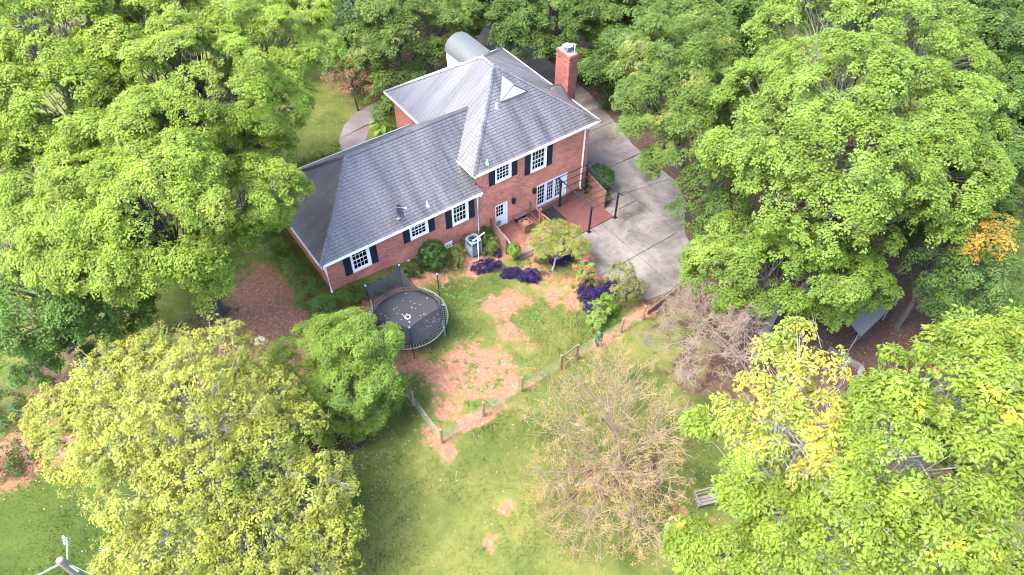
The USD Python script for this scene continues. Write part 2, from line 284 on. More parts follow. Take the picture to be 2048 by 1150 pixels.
# ground: clay shows through where the turf is worn
GROUND_NODES = {
    'g': ('geometry', {}), 'at': ('attribute', {'attribute': 'bare'}), 'at2': ('attribute', {'attribute': 'litter'}), 'at3': ('attribute', {'attribute': 'lush'}),
    'n': ('noise_texture', {'scale': 1.1, 'detail': 8.0, 'roughness': .68}), 'nm': ('map_range', {'from_min': .25, 'from_max': .75, 'to_min': -.5, 'to_max': .5}),
    'ad': ('math', {'math_type': 'add'}), 'st': ('map_range', {'from_min': .36, 'from_max': .64, 'to_min': 0., 'to_max': 1., 'clamp': True}),
    'n2': ('noise_texture', {'scale': 5., 'detail': 6.0, 'roughness': .7}), 'soil': ('rgb_ramp', {'ramp': [(.3, (.125, .056, .034)), (.5, (.178, .086, .053)), (.7, (.245, .133, .088))]}),
    'n3': ('noise_texture', {'scale': .35, 'detail': 6.0, 'roughness': .7}), 'turf': ('rgb_ramp', {'ramp': [(.32, (.04, .056, .012)), (.5, (.075, .085, .021)), (.68, (.118, .11, .034))]}),
    'lushc': ('rgb_ramp', {'ramp': [(.3, (.019, .037, .007)), (.7, (.045, .065, .013))]}), 'mxl': ('mix_color', {}),
    'lit': ('rgb_ramp', {'ramp': [(.3, (.02, .014, .011)), (.55, (.05, .031, .024)), (.75, (.1, .062, .048))]}), 'mx': ('mix_color', {}), 'mx2': ('mix_color', {}),
    'ad2': ('math', {'math_type': 'add'}), 'st2': ('map_range', {'from_min': .36, 'from_max': .64, 'to_min': 0., 'to_max': 1., 'clamp': True}),
    'n4': ('noise_texture', {'scale': 22., 'detail': 4.0}), 'bp': ('bump', {'strength': .6, 'distance': .05}),
    'p': ('principled_bsdf', {'roughness': .95, 'specular_ior_level': .1})}
M['ground'] = usdkit.material(stage, '/World/Looks/ground', GROUND_NODES,
    [('g.position', 'n.vector'), ('n.fac', 'nm.value'), ('at.fac', 'ad.value1'), ('nm.result', 'ad.value2'), ('ad.value', 'st.value'),
     ('g.position', 'n2.vector'), ('n2.fac', 'soil.fac'), ('g.position', 'n3.vector'), ('n3.fac', 'turf.fac'), ('n3.fac', 'lushc.fac'), ('at3.fac', 'mxl.fac'), ('turf.color', 'mxl.a'), ('lushc.color', 'mxl.b'),
     ('st.result', 'mx.fac'), ('mxl.result', 'mx.a'), ('soil.color', 'mx.b'),
     ('n2.fac', 'lit.fac'), ('at2.fac', 'ad2.value1'), ('nm.result', 'ad2.value2'), ('ad2.value', 'st2.value'), ('st2.result', 'mx2.fac'), ('mx.result', 'mx2.a'), ('lit.color', 'mx2.b'),
     ('mx2.result', 'p.base_color'), ('g.position', 'n4.vector'), ('n4.fac', 'bp.height'), ('bp.normal', 'p.normal')], surface='p.BSDF')

# ------------------------------------------------------------------ ground
def gz(x, y=0):
    t = np.clip((2.0-np.asarray(x, float))/11.5, 0, 1); return 1.45*t*t*(3-2*t)
BARE = [  # x, y, rx, ry, strength
    (-1.9, -5.8, 1.9, 1.4, .72), (-6.7, -8.9, 2.5, 1.8, .92), (-2.8, -8.3, 1.2, 1.7, .58), (-9.0, -6.4, 1.5, 2.0, .66), (-5.6, -10.4, 2.4, 1.3, .62), (-8.6, -10.4, 1.6, 1.4, .6),
    (1.3, -6.3, 1.1, 2.0, .62), (2.4, -7.3, 1.3, 1.5, .7), (1.9, -4.2, 1.6, 1.6, .7), (-13.4, 1.6, 2.6, 3.6, .85), (-16.6, .2, 3.2, 2.6, .8), (-14.2, -2.6, 2.2, 2.2, .6),
    (-19.5, 1.2, 3.2, 2.2, .6), (-27, -.4, 2.4, 1.8, .95), (-25, 2, 3, 2, .6), (-9.5, -16.6, .7, .6, .7), (-11, -17.7, .6, .5, .6), (-4.4, -18, 2.2, 2.2, .5), (3.6, 19.3, 1.6, .9, .9), (1, 21.3, .8, .6, .7),
    (7.5, -19.3, 3.4, 2.6, .9), (5, -16.5, 2.6, 2.4, .55), (-10.3, -12.1, .6, 1.4, .8), (-7.5, -11.95, 2.2, .5, .72), (-3, -11.5, 3.2, .4, .5), (1.5, -11.2, 2.6, .5, .7), (5, -10.9, 2, .6, .8),
    (-6.6, -1.2, 4.2, 1.2, .75), (-1.2, -1.4, 2.6, 1.6, .8), (-3.6, -2.4, 1.4, 1.0, .55), (-13, -4.6, 1.4, 1.4, .5), (-3.2, -22.6, 2.5, 2.2, .4)]
LITTER = [(-16.8, 2.6, 1.6, 1.2, .5), (-14.0, -8.6, 1.9, 1.5, .85), (-24.5, 3.8, 3, 2.2, .6), (21, -10, 14, 10, 1.3), (20, 4, 5, 18, 1.2), (14, -19, 9, 6, 1.2), (12, -13, 4.5, 4, 1.0),
          (8.0, 21, 4, 4, .8), (2.5, 21.5, 2, 2, .6), (-3.2, -17.8, 3.6, 3.4, .45), (5, -16, 3, 3, .55), (2.6, -4.6, 1.6, 1.2, .5), (33, 26, 22, 12, 1.1), (-6, 40, 14, 8, .8), (11, -26, 9, 5, 1.0)]
LUSH = [(-28.5, -5.5, 6, 3.6, 1.25), (-23, -9, 5, 4, 1.0), (-17, -11, 3, 3, .5), (-4.5, -3.6, 3.2, 1.3, .7), (-8, -14, 3, 1.6, .35), (2.0, -10.2, 2.2, .9, .7), (-.5, -14.2, 3, 2.2, .45), (-1.2, -19, 2.4, 2.6, .5), (3.2, -18.6, 3, 1.8, .6), (-2, 19, 3, 3, .5), (-5.5, -5.6, 1.0, 1.2, .6)]
def field(L, x, y):
    s = np.zeros_like(x, float)
    for a, b, rx, ry, k in L: s = np.maximum(s, k*np.exp(-(((x-a)/rx)**2+((y-b)/ry)**2)**1.5*.7))
    return s
def axis(lo, hi, step):
    core = np.arange(lo, hi+1e-6, step); out = [0.]; s = step
    while out[-1] < 700: s *= 1.22; out.append(out[-1]+s)
    out = np.array(out[1:]); return np.concatenate([lo-out[::-1], core, hi+out])
gx, gy = axis(-32, 36, .42), axis(-34, 34, .42)
X, Y = np.meshgrid(gx, gy, indexing='ij')
und = (meshkit.fbm(np.stack([X*.25, Y*.25, 0*X], -1), 3, 5)-.5)*.12
flat = (X > 1.0) & (X < 19) & (Y > -11) & (Y < 25)
Z = gz(X)+np.where(flat, -.03, und)
nx, ny = X.shape
i, j = np.meshgrid(np.arange(nx-1), np.arange(ny-1), indexing='ij')
quads = np.stack([i*ny+j, (i+1)*ny+j, (i+1)*ny+j+1, i*ny+j+1], -1).reshape(-1, 4)
gm = single('lawn', (np.stack([X, Y, Z], -1).reshape(-1, 3), np.vstack([quads[:, [0, 1, 2]], quads[:, [0, 2, 3]]])), 'ground', kind='structure', smooth=True)
pv = UsdGeom.PrimvarsAPI(gm)
for nm, L in (('bare', BARE), ('litter', LITTER), ('lush', LUSH)):
    pv.CreatePrimvar(nm, Sdf.ValueTypeNames.FloatArray, 'vertex').Set(Vt.FloatArray.FromNumpy(field(L, X, Y).astype(np.float32).ravel()))

def slab(mb, poly, z0, z1):
    for p in getattr(poly, 'geoms', [poly]):
        if p.is_empty: continue
        m = trimesh.creation.extrude_polygon(p, z1-z0, engine='earcut'); m.apply_translation([0, 0, z0]); mb.mesh(m)
    return mb
drive = Thing('driveway', kind='structure')
DRIVE = Polygon([(4.75, -3.42), (9.0, -3.42), (9.06, -2.3), (9.9, -2.2), (10.5, -1.3), (11.2, -.2), (10.7, 1.4), (10.3, 3), (10.4, 8), (11.2, 13), (12.6, 18), (13.6, 20.3), (15.3, 23), (18.5, 29), (23, 36), (27, 34), (21.5, 27), (18.6, 22),
                 (17.75, 17.9), (17.7, 14.3), (17.3, 9), (16.4, 5), (15.6, 2), (15.35, -.5), (15.2, -3.2), (14.2, -5.2), (12.6, -6.6), (11.75, -7.6), (11.2, -9), (9.6, -10.2), (7.5, -10.6), (5.7, -10.35), (4.9, -8), (4.3, -5.6)])
xs = [(3, 7.86), (7.86, 11.55), (11.55, 19)]
cells = [sbox(3, -11, 7.86, -7.06), sbox(7.86, -11, 11.55, -7.06), sbox(3, -7.06, 7.86, -3.3), sbox(7.86, -7.06, 11.5, -3.0), sbox(7.86, -3.0, 11.5, -2.05),
         Polygon([(11.5, -12), (19, -12), (19, -3.4), (11.5, -2.05)]), Polygon([(10.2, -2.05), (11.5, -2.05), (19, -3.4), (19, .55), (10.2, .95)])]
ye = [.75, 5, 9, 13, 17, 21, 25, 30, 38]
cells += [Polygon([(9, a+.15), (30, a-.2), (30, b-.2), (9, b+.15)]) for a, b in zip(ye[:-1], ye[1:])]
for c in cells:
    p = DRIVE.intersection(c.buffer(-.022))
    if p.area > .05: drive.part('concrete_slab', slab(MB(), p, -.1, .035+RNG.uniform(-.004, .004)), 'concrete')
pat = Thing('patio', kind='structure')
pat.part('painted_slab', slab(MB(), Polygon([(4.5, .34), (9.02, .34), (9.02, -3.38), (4.6, -3.38), (4.35, -2.0)]), -.1, .062), 'red_paint')
pat.part('brick_paving', slab(MB(), Polygon([(1.32, .34), (4.48, .34), (4.33, -2.0), (4.3, -2.35), (1.2, -2.35), (1.15, -1.7)]), -.1, .05), 'paver')
PATH = LineString([(-2.9, 10.4), (-2.5, 12.6), (-1.75, 14.4), (-.75, 15.8), (.5, 16.8), (2.0, 17.25), (3.6, 17.1), (5.2, 16.4), (7.5, 15.0), (10, 14.4)]).buffer(.98)
pv_, pf_ = slab(MB(), PATH.simplify(.05), 0, .05).get(); pv_[:, 2] += gz(pv_[:, 0])
single('path', (pv_, pf_), 'path_concrete', kind='structure')

# ------------------------------------------------------------------ the house
H = Thing('brick_house', 'red brick split level house with grey shingle hip roofs and navy shutters', 'house', (0, 0, 0))
ZE, ZL, PM, PL = 5.676, 4.244, .679, .704
WE, DE = 9.83, 11.12
OV = .351
def wall_panel(x0, x1, z0, z1, holes, y=OV, t=.24, parent=None):
    """Front-facing wall with openings, extruded back from y."""
    p = sbox(x0, z0, x1, z1)
    for h in holes: p = p.difference(sbox(h[0], h[2], h[1], h[3]))
    m = trimesh.creation.extrude_polygon(p, t, engine='earcut'); v = m.vertices
    m2 = (np.column_stack([v[:, 0], y+t-v[:, 2], v[:, 1]]), m.faces[:, ::-1] if False else m.faces)
    return m2
WIN = dict(A=(-8.59, -7.43, 2.14, 3.74), B=(-4.58, -3.38, 2.55, 3.70), C=(-1.56, -.42, 2.08, 3.71), U1=(4.57, 5.78, 3.48, 5.12), U2=(1.77, 2.93, 3.97, 5.16))
DOOR = (1.70, 2.64, .03, 2.06); FREN = (5.14, 7.76, .08, 2.1)
fw = wall_panel(.351, 9.48, -.3, 5.42, [WIN['U1'], WIN['U2'], DOOR, FREN]); wallf = H.part('wall', fw, 'brick')
lw = wall_panel(-10.14, .35, -.3, 4.02, [WIN['A'], WIN['B'], WIN['C']]); H.part('wall', lw, 'brick')
H.part('wall', MB().box((9.24, OV+.241, -.3), (9.48, 10.77, 5.42)), 'brick')
H.part('wall', MB().box((.351, OV+.241, -.3), (.59, 10.77, 5.42)), 'brick')
H.part('wall', MB().box((.591, 10.53, -.3), (9.239, 10.77, 5.42)), 'brick')
H.part('wall', MB().box((-10.14, OV+.241, -.3), (-9.9, 8.2, 4.02)), 'brick')
H.part('wall', MB().box((-9.899, 7.96, -.3), (.35, 8.2, 4.02)), 'brick')
H.part('floor_slab', MB().box((-9.89, .6, 1.0), (.34, 7.95, 1.2)).box((.6, .6, 2.7), (9.23, 10.5, 2.9)).box((.6, .6, -.1), (9.23, 10.5, .05)), 'interior')
# soffits and fascia
H.part('soffit', MB().box((.02, .02, 5.42), (WE-.02, DE-.02, 5.47)), 'white_paint')
H.part('soffit', MB().box((-10.47, -.08, 4.02), (-.02, 8.54, 4.06)).box((-.02, -.08, 4.02), (.34, .34, 4.06)), 'white_paint')

def roof_plane(origin, u, vdir, poly, expo=.205, tab=.31, seed=1):
    """Shingle tabs on a plane: poly in (along eave, up slope) metres."""
    rng = np.random.default_rng(seed); o, u, vd = map(lambda a: np.asarray(a, float), (origin, u, vdir)); n = np.cross(u, vd); n /= np.linalg.norm(n)
    mb = MB(); x0, y0, x1, y1 = poly.bounds; pp = prep(poly)
    rows = int(np.ceil((y1-y0)/expo))
    for r in range(rows):
        off = rng.uniform(0, tab)
        for k in range(int((x1-x0)/tab)+2):
            a = x0-off+k*tab; q = sbox(a+.007, y0+r*expo+rng.uniform(-.004, .004), a+tab-.007, y0+(r+1)*expo-.010)  # gap bares the black deck: a drawn-in shadow and dirt line per course
            if not pp.intersects(q): continue
            if not pp.contains(q):
                q = poly.intersection(q)
                if q.geom_type != 'Polygon' or q.area < 5e-4: continue
            c = np.array(q.exterior.coords)[:-1]
            if Polygon(c).exterior.is_ccw is False: c = c[::-1]
            fr = (c[:, 1]-(y0+r*expo))/expo
            lift = .038-.027*fr+rng.uniform(-.002, .004)
            top = o+c[:, :1]*u+c[:, 1:]*vd+lift[:, None]*n; bot = o+c[:, :1]*u+c[:, 1:]*vd+.004*n
            m = len(c); V = np.vstack([top, bot]); F = [[0, i, i+1] for i in range(1, m-1)]
            for i in range(m):
                jn = (i+1) % m; F += [[i, m+i, m+jn], [i, m+jn, jn]]
            mb.add(V, F)
    return mb
def unit_n(d):
    h = math.hypot(d[0], d[1]); return np.array([-d[0]*d[2]/h, -d[1]*d[2]/h, h])
def caps(p, q, nL, nR, step=.3, w=.2):
    """Folded cap pieces along a hip or ridge from p up to q; nL, nR: downhill unit vectors of the two sides."""
    p, q = np.asarray(p, float), np.asarray(q, float); L = np.linalg.norm(q-p); a = (q-p)/L; n = max(2, int(L/step)); out = []
    up = unit_n(nL)+unit_n(nR); up /= np.linalg.norm(up)
    for k in range(n):
        s, e = p+a*(k*L/n-.01), p+a*((k+1)*L/n+.05); hs, he = .1, .065
        V = [s+up*hs, s+nL*w+up*(hs-.012), s+nR*w+up*(hs-.012), e+up*he, e+nL*w+up*(he-.012), e+nR*w+up*(he-.012)]
        V += [v-up*.03 for v in V]
        F = [[0, 3, 4], [0, 4, 1], [0, 2, 5], [0, 5, 3], [6, 10, 9], [6, 7, 10], [6, 11, 8], [6, 9, 11], [0, 1, 7], [0, 7, 6], [0, 6, 8], [0, 8, 2], [1, 4, 10], [1, 10, 7], [2, 8, 11], [2, 11, 5], [3, 9, 10], [3, 10, 4], [3, 5, 11], [3, 11, 9]]
        out.append(MB().add(V, F))
    return out
def nrm(v): v = np.asarray(v, float); return v/np.linalg.norm(v)
def build_roof(x0, x1, y0, y1, ze, p, xr0, xr1, yr0, yr1, zr, faces, seed):
    """Hip roof deck between the ridge ends (xr0,yr0)-(xr1,yr1)."""
    A, B, C_, D = (x0, y0, ze), (x1, y0, ze), (x1, y1, ze), (x0, y1, ze)
    return A, B, C_, D
# main roof: ridge runs back along y
ap0 = np.array([WE/2, WE/2, ZE+PM*WE/2]); ap1 = np.array([WE/2, DE-WE/2, ZE+PM*WE/2])
FLc, FRc, BRc, BLc = (np.array(v, float) for v in ((0, 0, ZE), (WE, 0, ZE), (WE, DE, ZE), (0, DE, ZE)))
deck = MB().add([FLc, FRc, BRc, BLc, ap0, ap1], [[0, 1, 4], [1, 2, 5], [1, 5, 4], [2, 3, 5], [3, 0, 4], [3, 4, 5]])
roof = H.part('roof', deck, 'lead_black')
k = math.sqrt(1+PM*PM); h2 = WE/2*k
H.part('shingles', roof_plane(FLc, (1, 0, 0), nrm((0, 1, PM)), Polygon([(0, 0), (WE, 0), (WE/2, h2)]), seed=2), 'shingle', roof, 'stuff')
H.part('shingles', roof_plane(FRc, (0, 1, 0), nrm((-1, 0, PM)), Polygon([(0, 0), (DE, 0), (DE-WE/2, h2), (WE/2, h2)]), seed=3), 'shingle_side', roof, 'stuff')
H.part('shingles', roof_plane(BRc, (-1, 0, 0), nrm((0, -1, PM)), Polygon([(0, 0), (WE, 0), (WE/2, h2)]), seed=4), 'shingle', roof, 'stuff')
H.part('shingles', roof_plane(BLc, (0, -1, 0), nrm((1, 0, PM)), Polygon([(0, 0), (DE, 0), (DE-WE/2, h2), (WE/2, h2)]), seed=5), 'shingle_side', roof, 'stuff')
dF, dR, dB, dL = nrm((0, -1, -PM)), nrm((1, 0, -PM)), nrm((0, 1, -PM)), nrm((-1, 0, -PM))
for a, b, l, r in ((FLc, ap0, dL, dF), (FRc, ap0, dF, dR), (BRc, ap1, dR, dB), (BLc, ap1, dB, dL), (ap0, ap1, dL, dR)):
    for c in caps(a, b, l, r): H.part('ridge_cap', c, 'shingle', roof)
# low wing roof: ridge along x, running into the main roof's left slope
LX0, LY0, LY1, LH = -10.493, -.101, 8.563, 4.332
zr = ZL+PL*LH; xhit = (zr-ZE)/PM
def xmain(z): return (z-ZE)/PM
la = np.array([LX0+LH, LY0+LH, zr]); lb = np.array([xhit, LY0+LH, zr])
LF, LB_ = np.array([LX0, LY0, ZL]), np.array([LX0, LY1, ZL])
zj = ZE; yj = LY0+(zj-ZL)/PL   # where the main eave line is reached
deck = MB().add([LF, (.42, LY0, ZL), (.42, .34, ZL+PL*(.34-LY0)), (.345, .34, ZL+PL*(.34-LY0)), (.345, yj, zj), lb, la, LB_, (.345, LY1, ZL), (.345, LY1-(yj-LY0), zj)],
                [[0, 1, 2], [0, 2, 3], [0, 3, 4], [0, 4, 6], [4, 5, 6], [7, 0, 6], [7, 6, 9], [6, 5, 9], [7, 9, 8]])
lroof = H.part('roof', deck, 'lead_black')
kl = math.sqrt(1+PL*PL); hl = LH*kl; vj = (yj-LY0)*kl
front_poly = Polygon([(0, 0), (.42-LX0, 0), (.42-LX0, .43*kl), (.34-LX0, .45*kl), (.34-LX0, vj), (xhit-LX0-.02, hl), (LH, hl)])
H.part('shingles', roof_plane(LF, (1, 0, 0), nrm((0, 1, PL)), front_poly, seed=6), 'shingle', lroof, 'stuff')
H.part('shingles', roof_plane(LB_, (0, -1, 0), nrm((1, 0, PL)), Polygon([(0, 0), (LY1-LY0, 0), ((LY1-LY0)/2, hl)]), seed=7), 'shingle_side', lroof, 'stuff')
H.part('shingles', roof_plane((.345, LY1, ZL), (-1, 0, 0), nrm((0, -1, PL)), Polygon([(0, 0), (.345-LX0, 0), (.345-LX0-LH, hl), (.345-xhit+.02, hl), (0, vj)]), seed=8), 'shingle', lroof, 'stuff')
eF, eB, eL = nrm((0, -1, -PL)), nrm((0, 1, -PL)), nrm((-1, 0, -PL))
for a, b, l, r in ((LF, la, eL, eF), (LB_, la, eB, eL), (la, lb, eB, eF)):
    for c in caps(a, b, l, r): H.part('ridge_cap', c, 'shingle', lroof)
# gutters
def gutter(p, q, out, mat='white_paint'):
    p, q, o = np.asarray(p, float), np.asarray(q, float), np.asarray(out, float)*.11; up = np.array([0, 0, 1.])
    prof = [(-.02, -.14), (.8, -.14), (1.0, -.02), (1.0, .02), (.82, .02), (.75, -.09), (-.02, -.09)]
    V = [e+o*a+up*b for e in (p, q) for a, b in prof]; m = len(prof); F = []
    for i in range(m):
        jn = (i+1) % m; F += [[i, jn, m+jn], [i, m+jn, m+i]]
    F += [[0, i+1, i] for i in range(1, m-1)]+[[m, m+i, m+i+1] for i in range(1, m-1)]
    return MB().add(V, F)
ga, gb = np.array([.11, .11, 0]), np.array([.11, -.11, 0])
H.part('gutter', gutter((-.08, 0, ZE), (WE+.08, 0, ZE), (0, -1, 0)), 'white_paint')
H.part('gutter', gutter((WE, -.0, ZE), (WE, DE, ZE), (1, 0, 0)), 'white_paint')
H.part('gutter', gutter((0, DE, ZE), (0, 0.0, ZE), (-1, 0, 0)), 'white_paint')
H.part('gutter', gutter((WE+.08, DE, ZE), (-.08, DE, ZE), (0, 1, 0)), 'white_paint')
H.part('gutter', gutter((LX0-.08, LY0, ZL), (.43, LY0, ZL), (0, -1, 0)), 'white_paint')
H.part('gutter', gutter((LX0, LY1, ZL), (LX0, LY0, ZL), (-1, 0, 0)), 'white_paint')
H.part('gutter', gutter((.34, LY1, ZL), (LX0-.08, LY1, ZL), (0, 1, 0)), 'white_paint')
H.part('fascia', MB().box((.03, .018, ZE-.25), (WE-.03, .045, ZE-.012)).box((.018, .05, ZE-.25), (.045, DE-.05, ZE-.012)).box((WE-.045, .05, ZE-.25), (WE-.018, DE-.05, ZE-.012)).box((.05, DE-.045, ZE-.25), (WE-.05, DE-.018, ZE-.012)), 'white_paint')
H.part('fascia', MB().box((LX0+.03, LY0+.018, ZL-.22), (.41, LY0+.045, ZL-.012)).box((LX0+.018, LY0+.05, ZL-.22), (LX0+.045, LY1-.05, ZL-.012)).box((LX0+.05, LY1-.045, ZL-.22), (.34, LY1-.018, ZL-.012)), 'white_paint')
# downspouts
def spout(pts): return MB().tube(pts, .062, 8)
H.part('downspout', spout([(9.0, -.05, 5.56), (9.0, -.03, 5.42), (9.0, .27, 5.2), (9.0, .285, 5.0), (9.0, .285, .25), (9.0, .2, .1)]), 'white_metal')
H.part('downspout', spout([(.3, -.15, 4.12), (.3, -.12, 3.98), (.3, .27, 3.76), (.3, .285, 3.5), (.3, .285, .5), (.3, .2, .4)]), 'white_metal')
H.part('downspout', spout([(-10.4, -.13, 4.12), (-10.38, -.1, 3.95), (-10.24, .2, 3.7), (-10.22, .24, 3.5), (-10.22, .24, 1.7), (-10.26, .05, 1.52), (-10.3, -.3, 1.5)]), 'white_metal')

def window(name, w, cols=4, rows=4, shutters=True):
    x0, x1, z0, z1 = w; y = OV
    fr = MB().box((x0-.05, y-.03, z1-.02), (x1+.05, y+.06, z1+.05)).box((x0-.05, y-.03, z0-.0), (x0+.09, y+.061, z1-.021)).box((x1-.16, y-.03, z0), (x1+.05, y+.061, z1-.021)).box((x0+.091, y-.028, z0), (x1-.161, y+.06, z0+.2))
    win = H.part('window', fr, 'white_paint')
    H.part('sill', MB().box((x0-.1, y-.07, z0-.075), (x1+.1, y+.1, z0-.001)), 'brick', win)
    gx0, gx1, gz0, gz1 = x0+.09, x1-.16, z0+.2, z1-.02
    zm = (gz0+gz1)/2
    mu = MB().box((gx0, y+.0, zm-.03), (gx1, y+.05, zm+.03))
    for i in range(1, cols): mu.box((gx0+(gx1-gx0)*i/cols-.014, y+.004, gz0), (gx0+(gx1-gx0)*i/cols+.014, y+.04, zm-.031)).box((gx0+(gx1-gx0)*i/cols-.014, y+.004, zm+.031), (gx0+(gx1-gx0)*i/cols+.014, y+.04, gz1))
    for r in range(1, rows):
        if r == rows//2: continue
        zz = gz0+(gz1-gz0)*r/rows; 
        for i in range(cols): mu.box((gx0+(gx1-gx0)*i/cols+.0145, y+.006, zz-.012), (gx0+(gx1-gx0)*(i+1)/cols-.0145, y+.036, zz+.012))
    H.part('sash_bars', mu, 'white_paint', win)
    for i in range(cols):
        for r in range(rows):
            a, b = gx0+(gx1-gx0)*i/cols, gx0+(gx1-gx0)*(i+1)/cols; c, d = gz0+(gz1-gz0)*r/rows, gz0+(gz1-gz0)*(r+1)/rows
            H.part('pane', MB().box((a+.008, y+.018, c+.008), (b-.008, y+.024, d-.008)), 'glass', win)
    if n == 'B': H.part('blind', MB().box((gx0+.002, y+.075, gz0), (gx1-.002, y+.08, zm+.06)), 'white_paint', win)
    if n in ('A', 'C'): H.part('curtain', MB().box((gx0+.002, y+.09, gz0), (gx0+.2, y+.1, gz1)).box((gx1-.16, y+.09, gz0), (gx1-.002, y+.1, gz1)), 'white_paint', win)
    if shutters:
        for a, b in ((x0-.52, x0-.07), (x1+.07, x1+.5)):
            f = MB().box((a, y-.045, z0), (a+.07, y-.002, z1)).box((b-.07, y-.045, z0), (b, y-.002, z1))
            zc = (z0+z1)/2
            for p, q in ((z0, z0+.09), (zc-.05, zc+.05), (z1-.09, z1)): f.box((a+.071, y-.045, p), (b-.071, y-.002, q))
            sh = H.part('shutter', f, 'shutter_navy')
            for p, q in ((z0+.091, zc-.051), (zc+.051, z1-.091)): H.part('shutter_panel', MB().box((a+.072, y-.028, p), (b-.072, y-.004, q)), 'shutter_navy', sh)
for n, w in WIN.items(): window(n, w)
# single door with nine lights and a pet flap
x0, x1, z0, z1 = DOOR; y = OV+.07
fr = H.part('door_frame', MB().box((x0+.001, OV-.02, z1-.07), (x1-.001, OV+.12, z1-.001)).box((x0+.001, OV-.02, z0), (x0+.05, OV+.12, z1-.071)).box((x1-.09, OV-.03, z0), (x1+.03, OV+.12, z1-.071)), 'door_white')
lf = MB(); gx0, gx1, gz0, gz1 = x0+.12, x1-.26, .98, 1.86
lf.box((x0+.052, y, z0), (gx0, y+.045, z1-.075)).box((gx1, y, z0), (x1-.092, y+.045, z1-.075)).box((gx0+.001, y, z0), (gx1-.001, y+.045, gz0)).box((gx0+.001, y, gz1), (gx1-.001, y+.045, z1-.075))
for i in (1, 2):
    xx_ = gx0+(gx1-gx0)*i/3; lf.box((xx_-.013, y+.002, gz0+.001), (xx_+.013, y+.04, gz1-.001))
    zz_ = gz0+(gz1-gz0)*i/3
    for q in range(3): lf.box((gx0+(gx1-gx0)*q/3+.0135, y+.004, zz_-.013), (gx0+(gx1-gx0)*(q+1)/3-.0135, y+.038, zz_+.013))
dl = H.part('door', lf, 'door_white')
for i in range(3):
    for q in range(3): H.part('pane', MB().box((gx0+(gx1-gx0)*i/3+.006, y+.02, gz0+(gz1-gz0)*q/3+.006), (gx0+(gx1-gx0)*(i+1)/3-.006, y+.026, gz0+(gz1-gz0)*(q+1)/3-.006)), 'glass', dl)
H.part('pet_flap', MB().box((gx0+.02, y-.018, .16), (gx0+.34, y-.001, .56)).box((gx0+.06, y-.026, .21), (gx0+.3, y-.0185, .5)), 'unit_pale', dl)
H.part('handle', MB().tube([(x1-.16, y-.02, 1.0), (x1-.16, y-.06, 1.0), (x1-.24, y-.06, 1.0)], .012, 6), 'galvanised', dl)
H.part('threshold', MB().box((x0-.02, OV-.12, -.05), (x1+.05, OV+.1, .028)), 'post_wood')
# french doors
x0, x1, z0, z1 = FREN; y = OV+.06
ff = MB().box((x0, OV-.025, z1-.09), (x1, OV+.12, z1-.001)).box((x0+.001, OV-.02, z0), (x0+.06, OV+.12, z1-.091)).box((x1-.06, OV-.02, z0), (x1-.001, OV+.12, z1-.091))
leaves = [(x0+.061, x0+.80, .05, .12), (x0+.82, x0+1.56, .12, .13), (x0+1.58, x0+2.14, .09, .05), (x0+2.15, x1-.062, None, None)]
fd = H.part('door_frame', ff, 'door_white')
H.part('threshold', MB().box((x0-.03, OV-.14, -.02), (x1+.03, OV+.1, z0-.002)), 'path_concrete')
for a, b, ml, mr in leaves:
    lf = MB()
    if ml is None:
        lf.box((a, y-.03, z0+.01), (b, y+.02, z1-.095)).box((a+.06, y-.04, z0+.2), (b-.06, y-.0305, z1-.25)); H.part('door', lf, 'door_white'); continue
    p0, p1, q0, q1 = a+ml, b-mr, z0+.2, z1-.2
    lf.box((a, y, z0+.01), (p0, y+.045, z1-.095)).box((p1, y, z0+.01), (b, y+.045, z1-.095)).box((p0+.001, y, z0+.01), (p1-.001, y+.045, q0)).box((p0+.001, y, q1), (p1-.001, y+.045, z1-.095))
    for i in (1, 2): xx_ = p0+(p1-p0)*i/3; lf.box((xx_-.011, y+.002, q0+.001), (xx_+.011, y+.04, q1-.001))
    for r in range(1, 5):
        zz_ = q0+(q1-q0)*r/5
        for q in range(3): lf.box((p0+(p1-p0)*q/3+.0115, y+.004, zz_-.011), (p0+(p1-p0)*(q+1)/3-.0115, y+.038, zz_+.011))
    dl = H.part('door', lf, 'door_white')
    for i in range(3):
        for r in range(5): H.part('pane', MB().box((p0+(p1-p0)*i/3+.006, y+.02, q0+(q1-q0)*r/5+.006), (p0+(p1-p0)*(i+1)/3-.006, y+.026, q0+(q1-q0)*(r+1)/5-.006)), 'glass', dl)
# wall lamps, meter box, dryer hood, crawl space hatch
for lx in (4.83, 3.1):
    lm = MB(); lm.tube([(lx, OV-.001, 1.95), (lx, OV-.03, 1.95)], .09, 12); lm.tube([(lx, OV-.13, 1.72), (lx, OV-.13, 1.76), (lx, OV-.13, 2.05), (lx, OV-.13, 2.16)], [.09, .14, .15, .05], 8); lm.tube([(lx, OV-.02, 1.95), (lx, OV-.12, 2.18)], .015, 6)
    H.part('wall_lamp', lm, 'black_metal')
H.part('meter_box', MB().box((-4.5, OV-.14, .86), (-4.2, OV-.002, 1.3)).box((-4.52, OV-.15, 1.3), (-4.18, OV-.002, 1.325)), 'unit_pale')
H.part('vent_hood', MB().box((-5.08, OV-.1, .88), (-4.9, OV-.002, 1.04)), 'white_paint')
H.part('crawl_hatch', MB().box((-2.75, OV-.045, .12), (-1.75, OV-.002, .92)), 'white_paint')
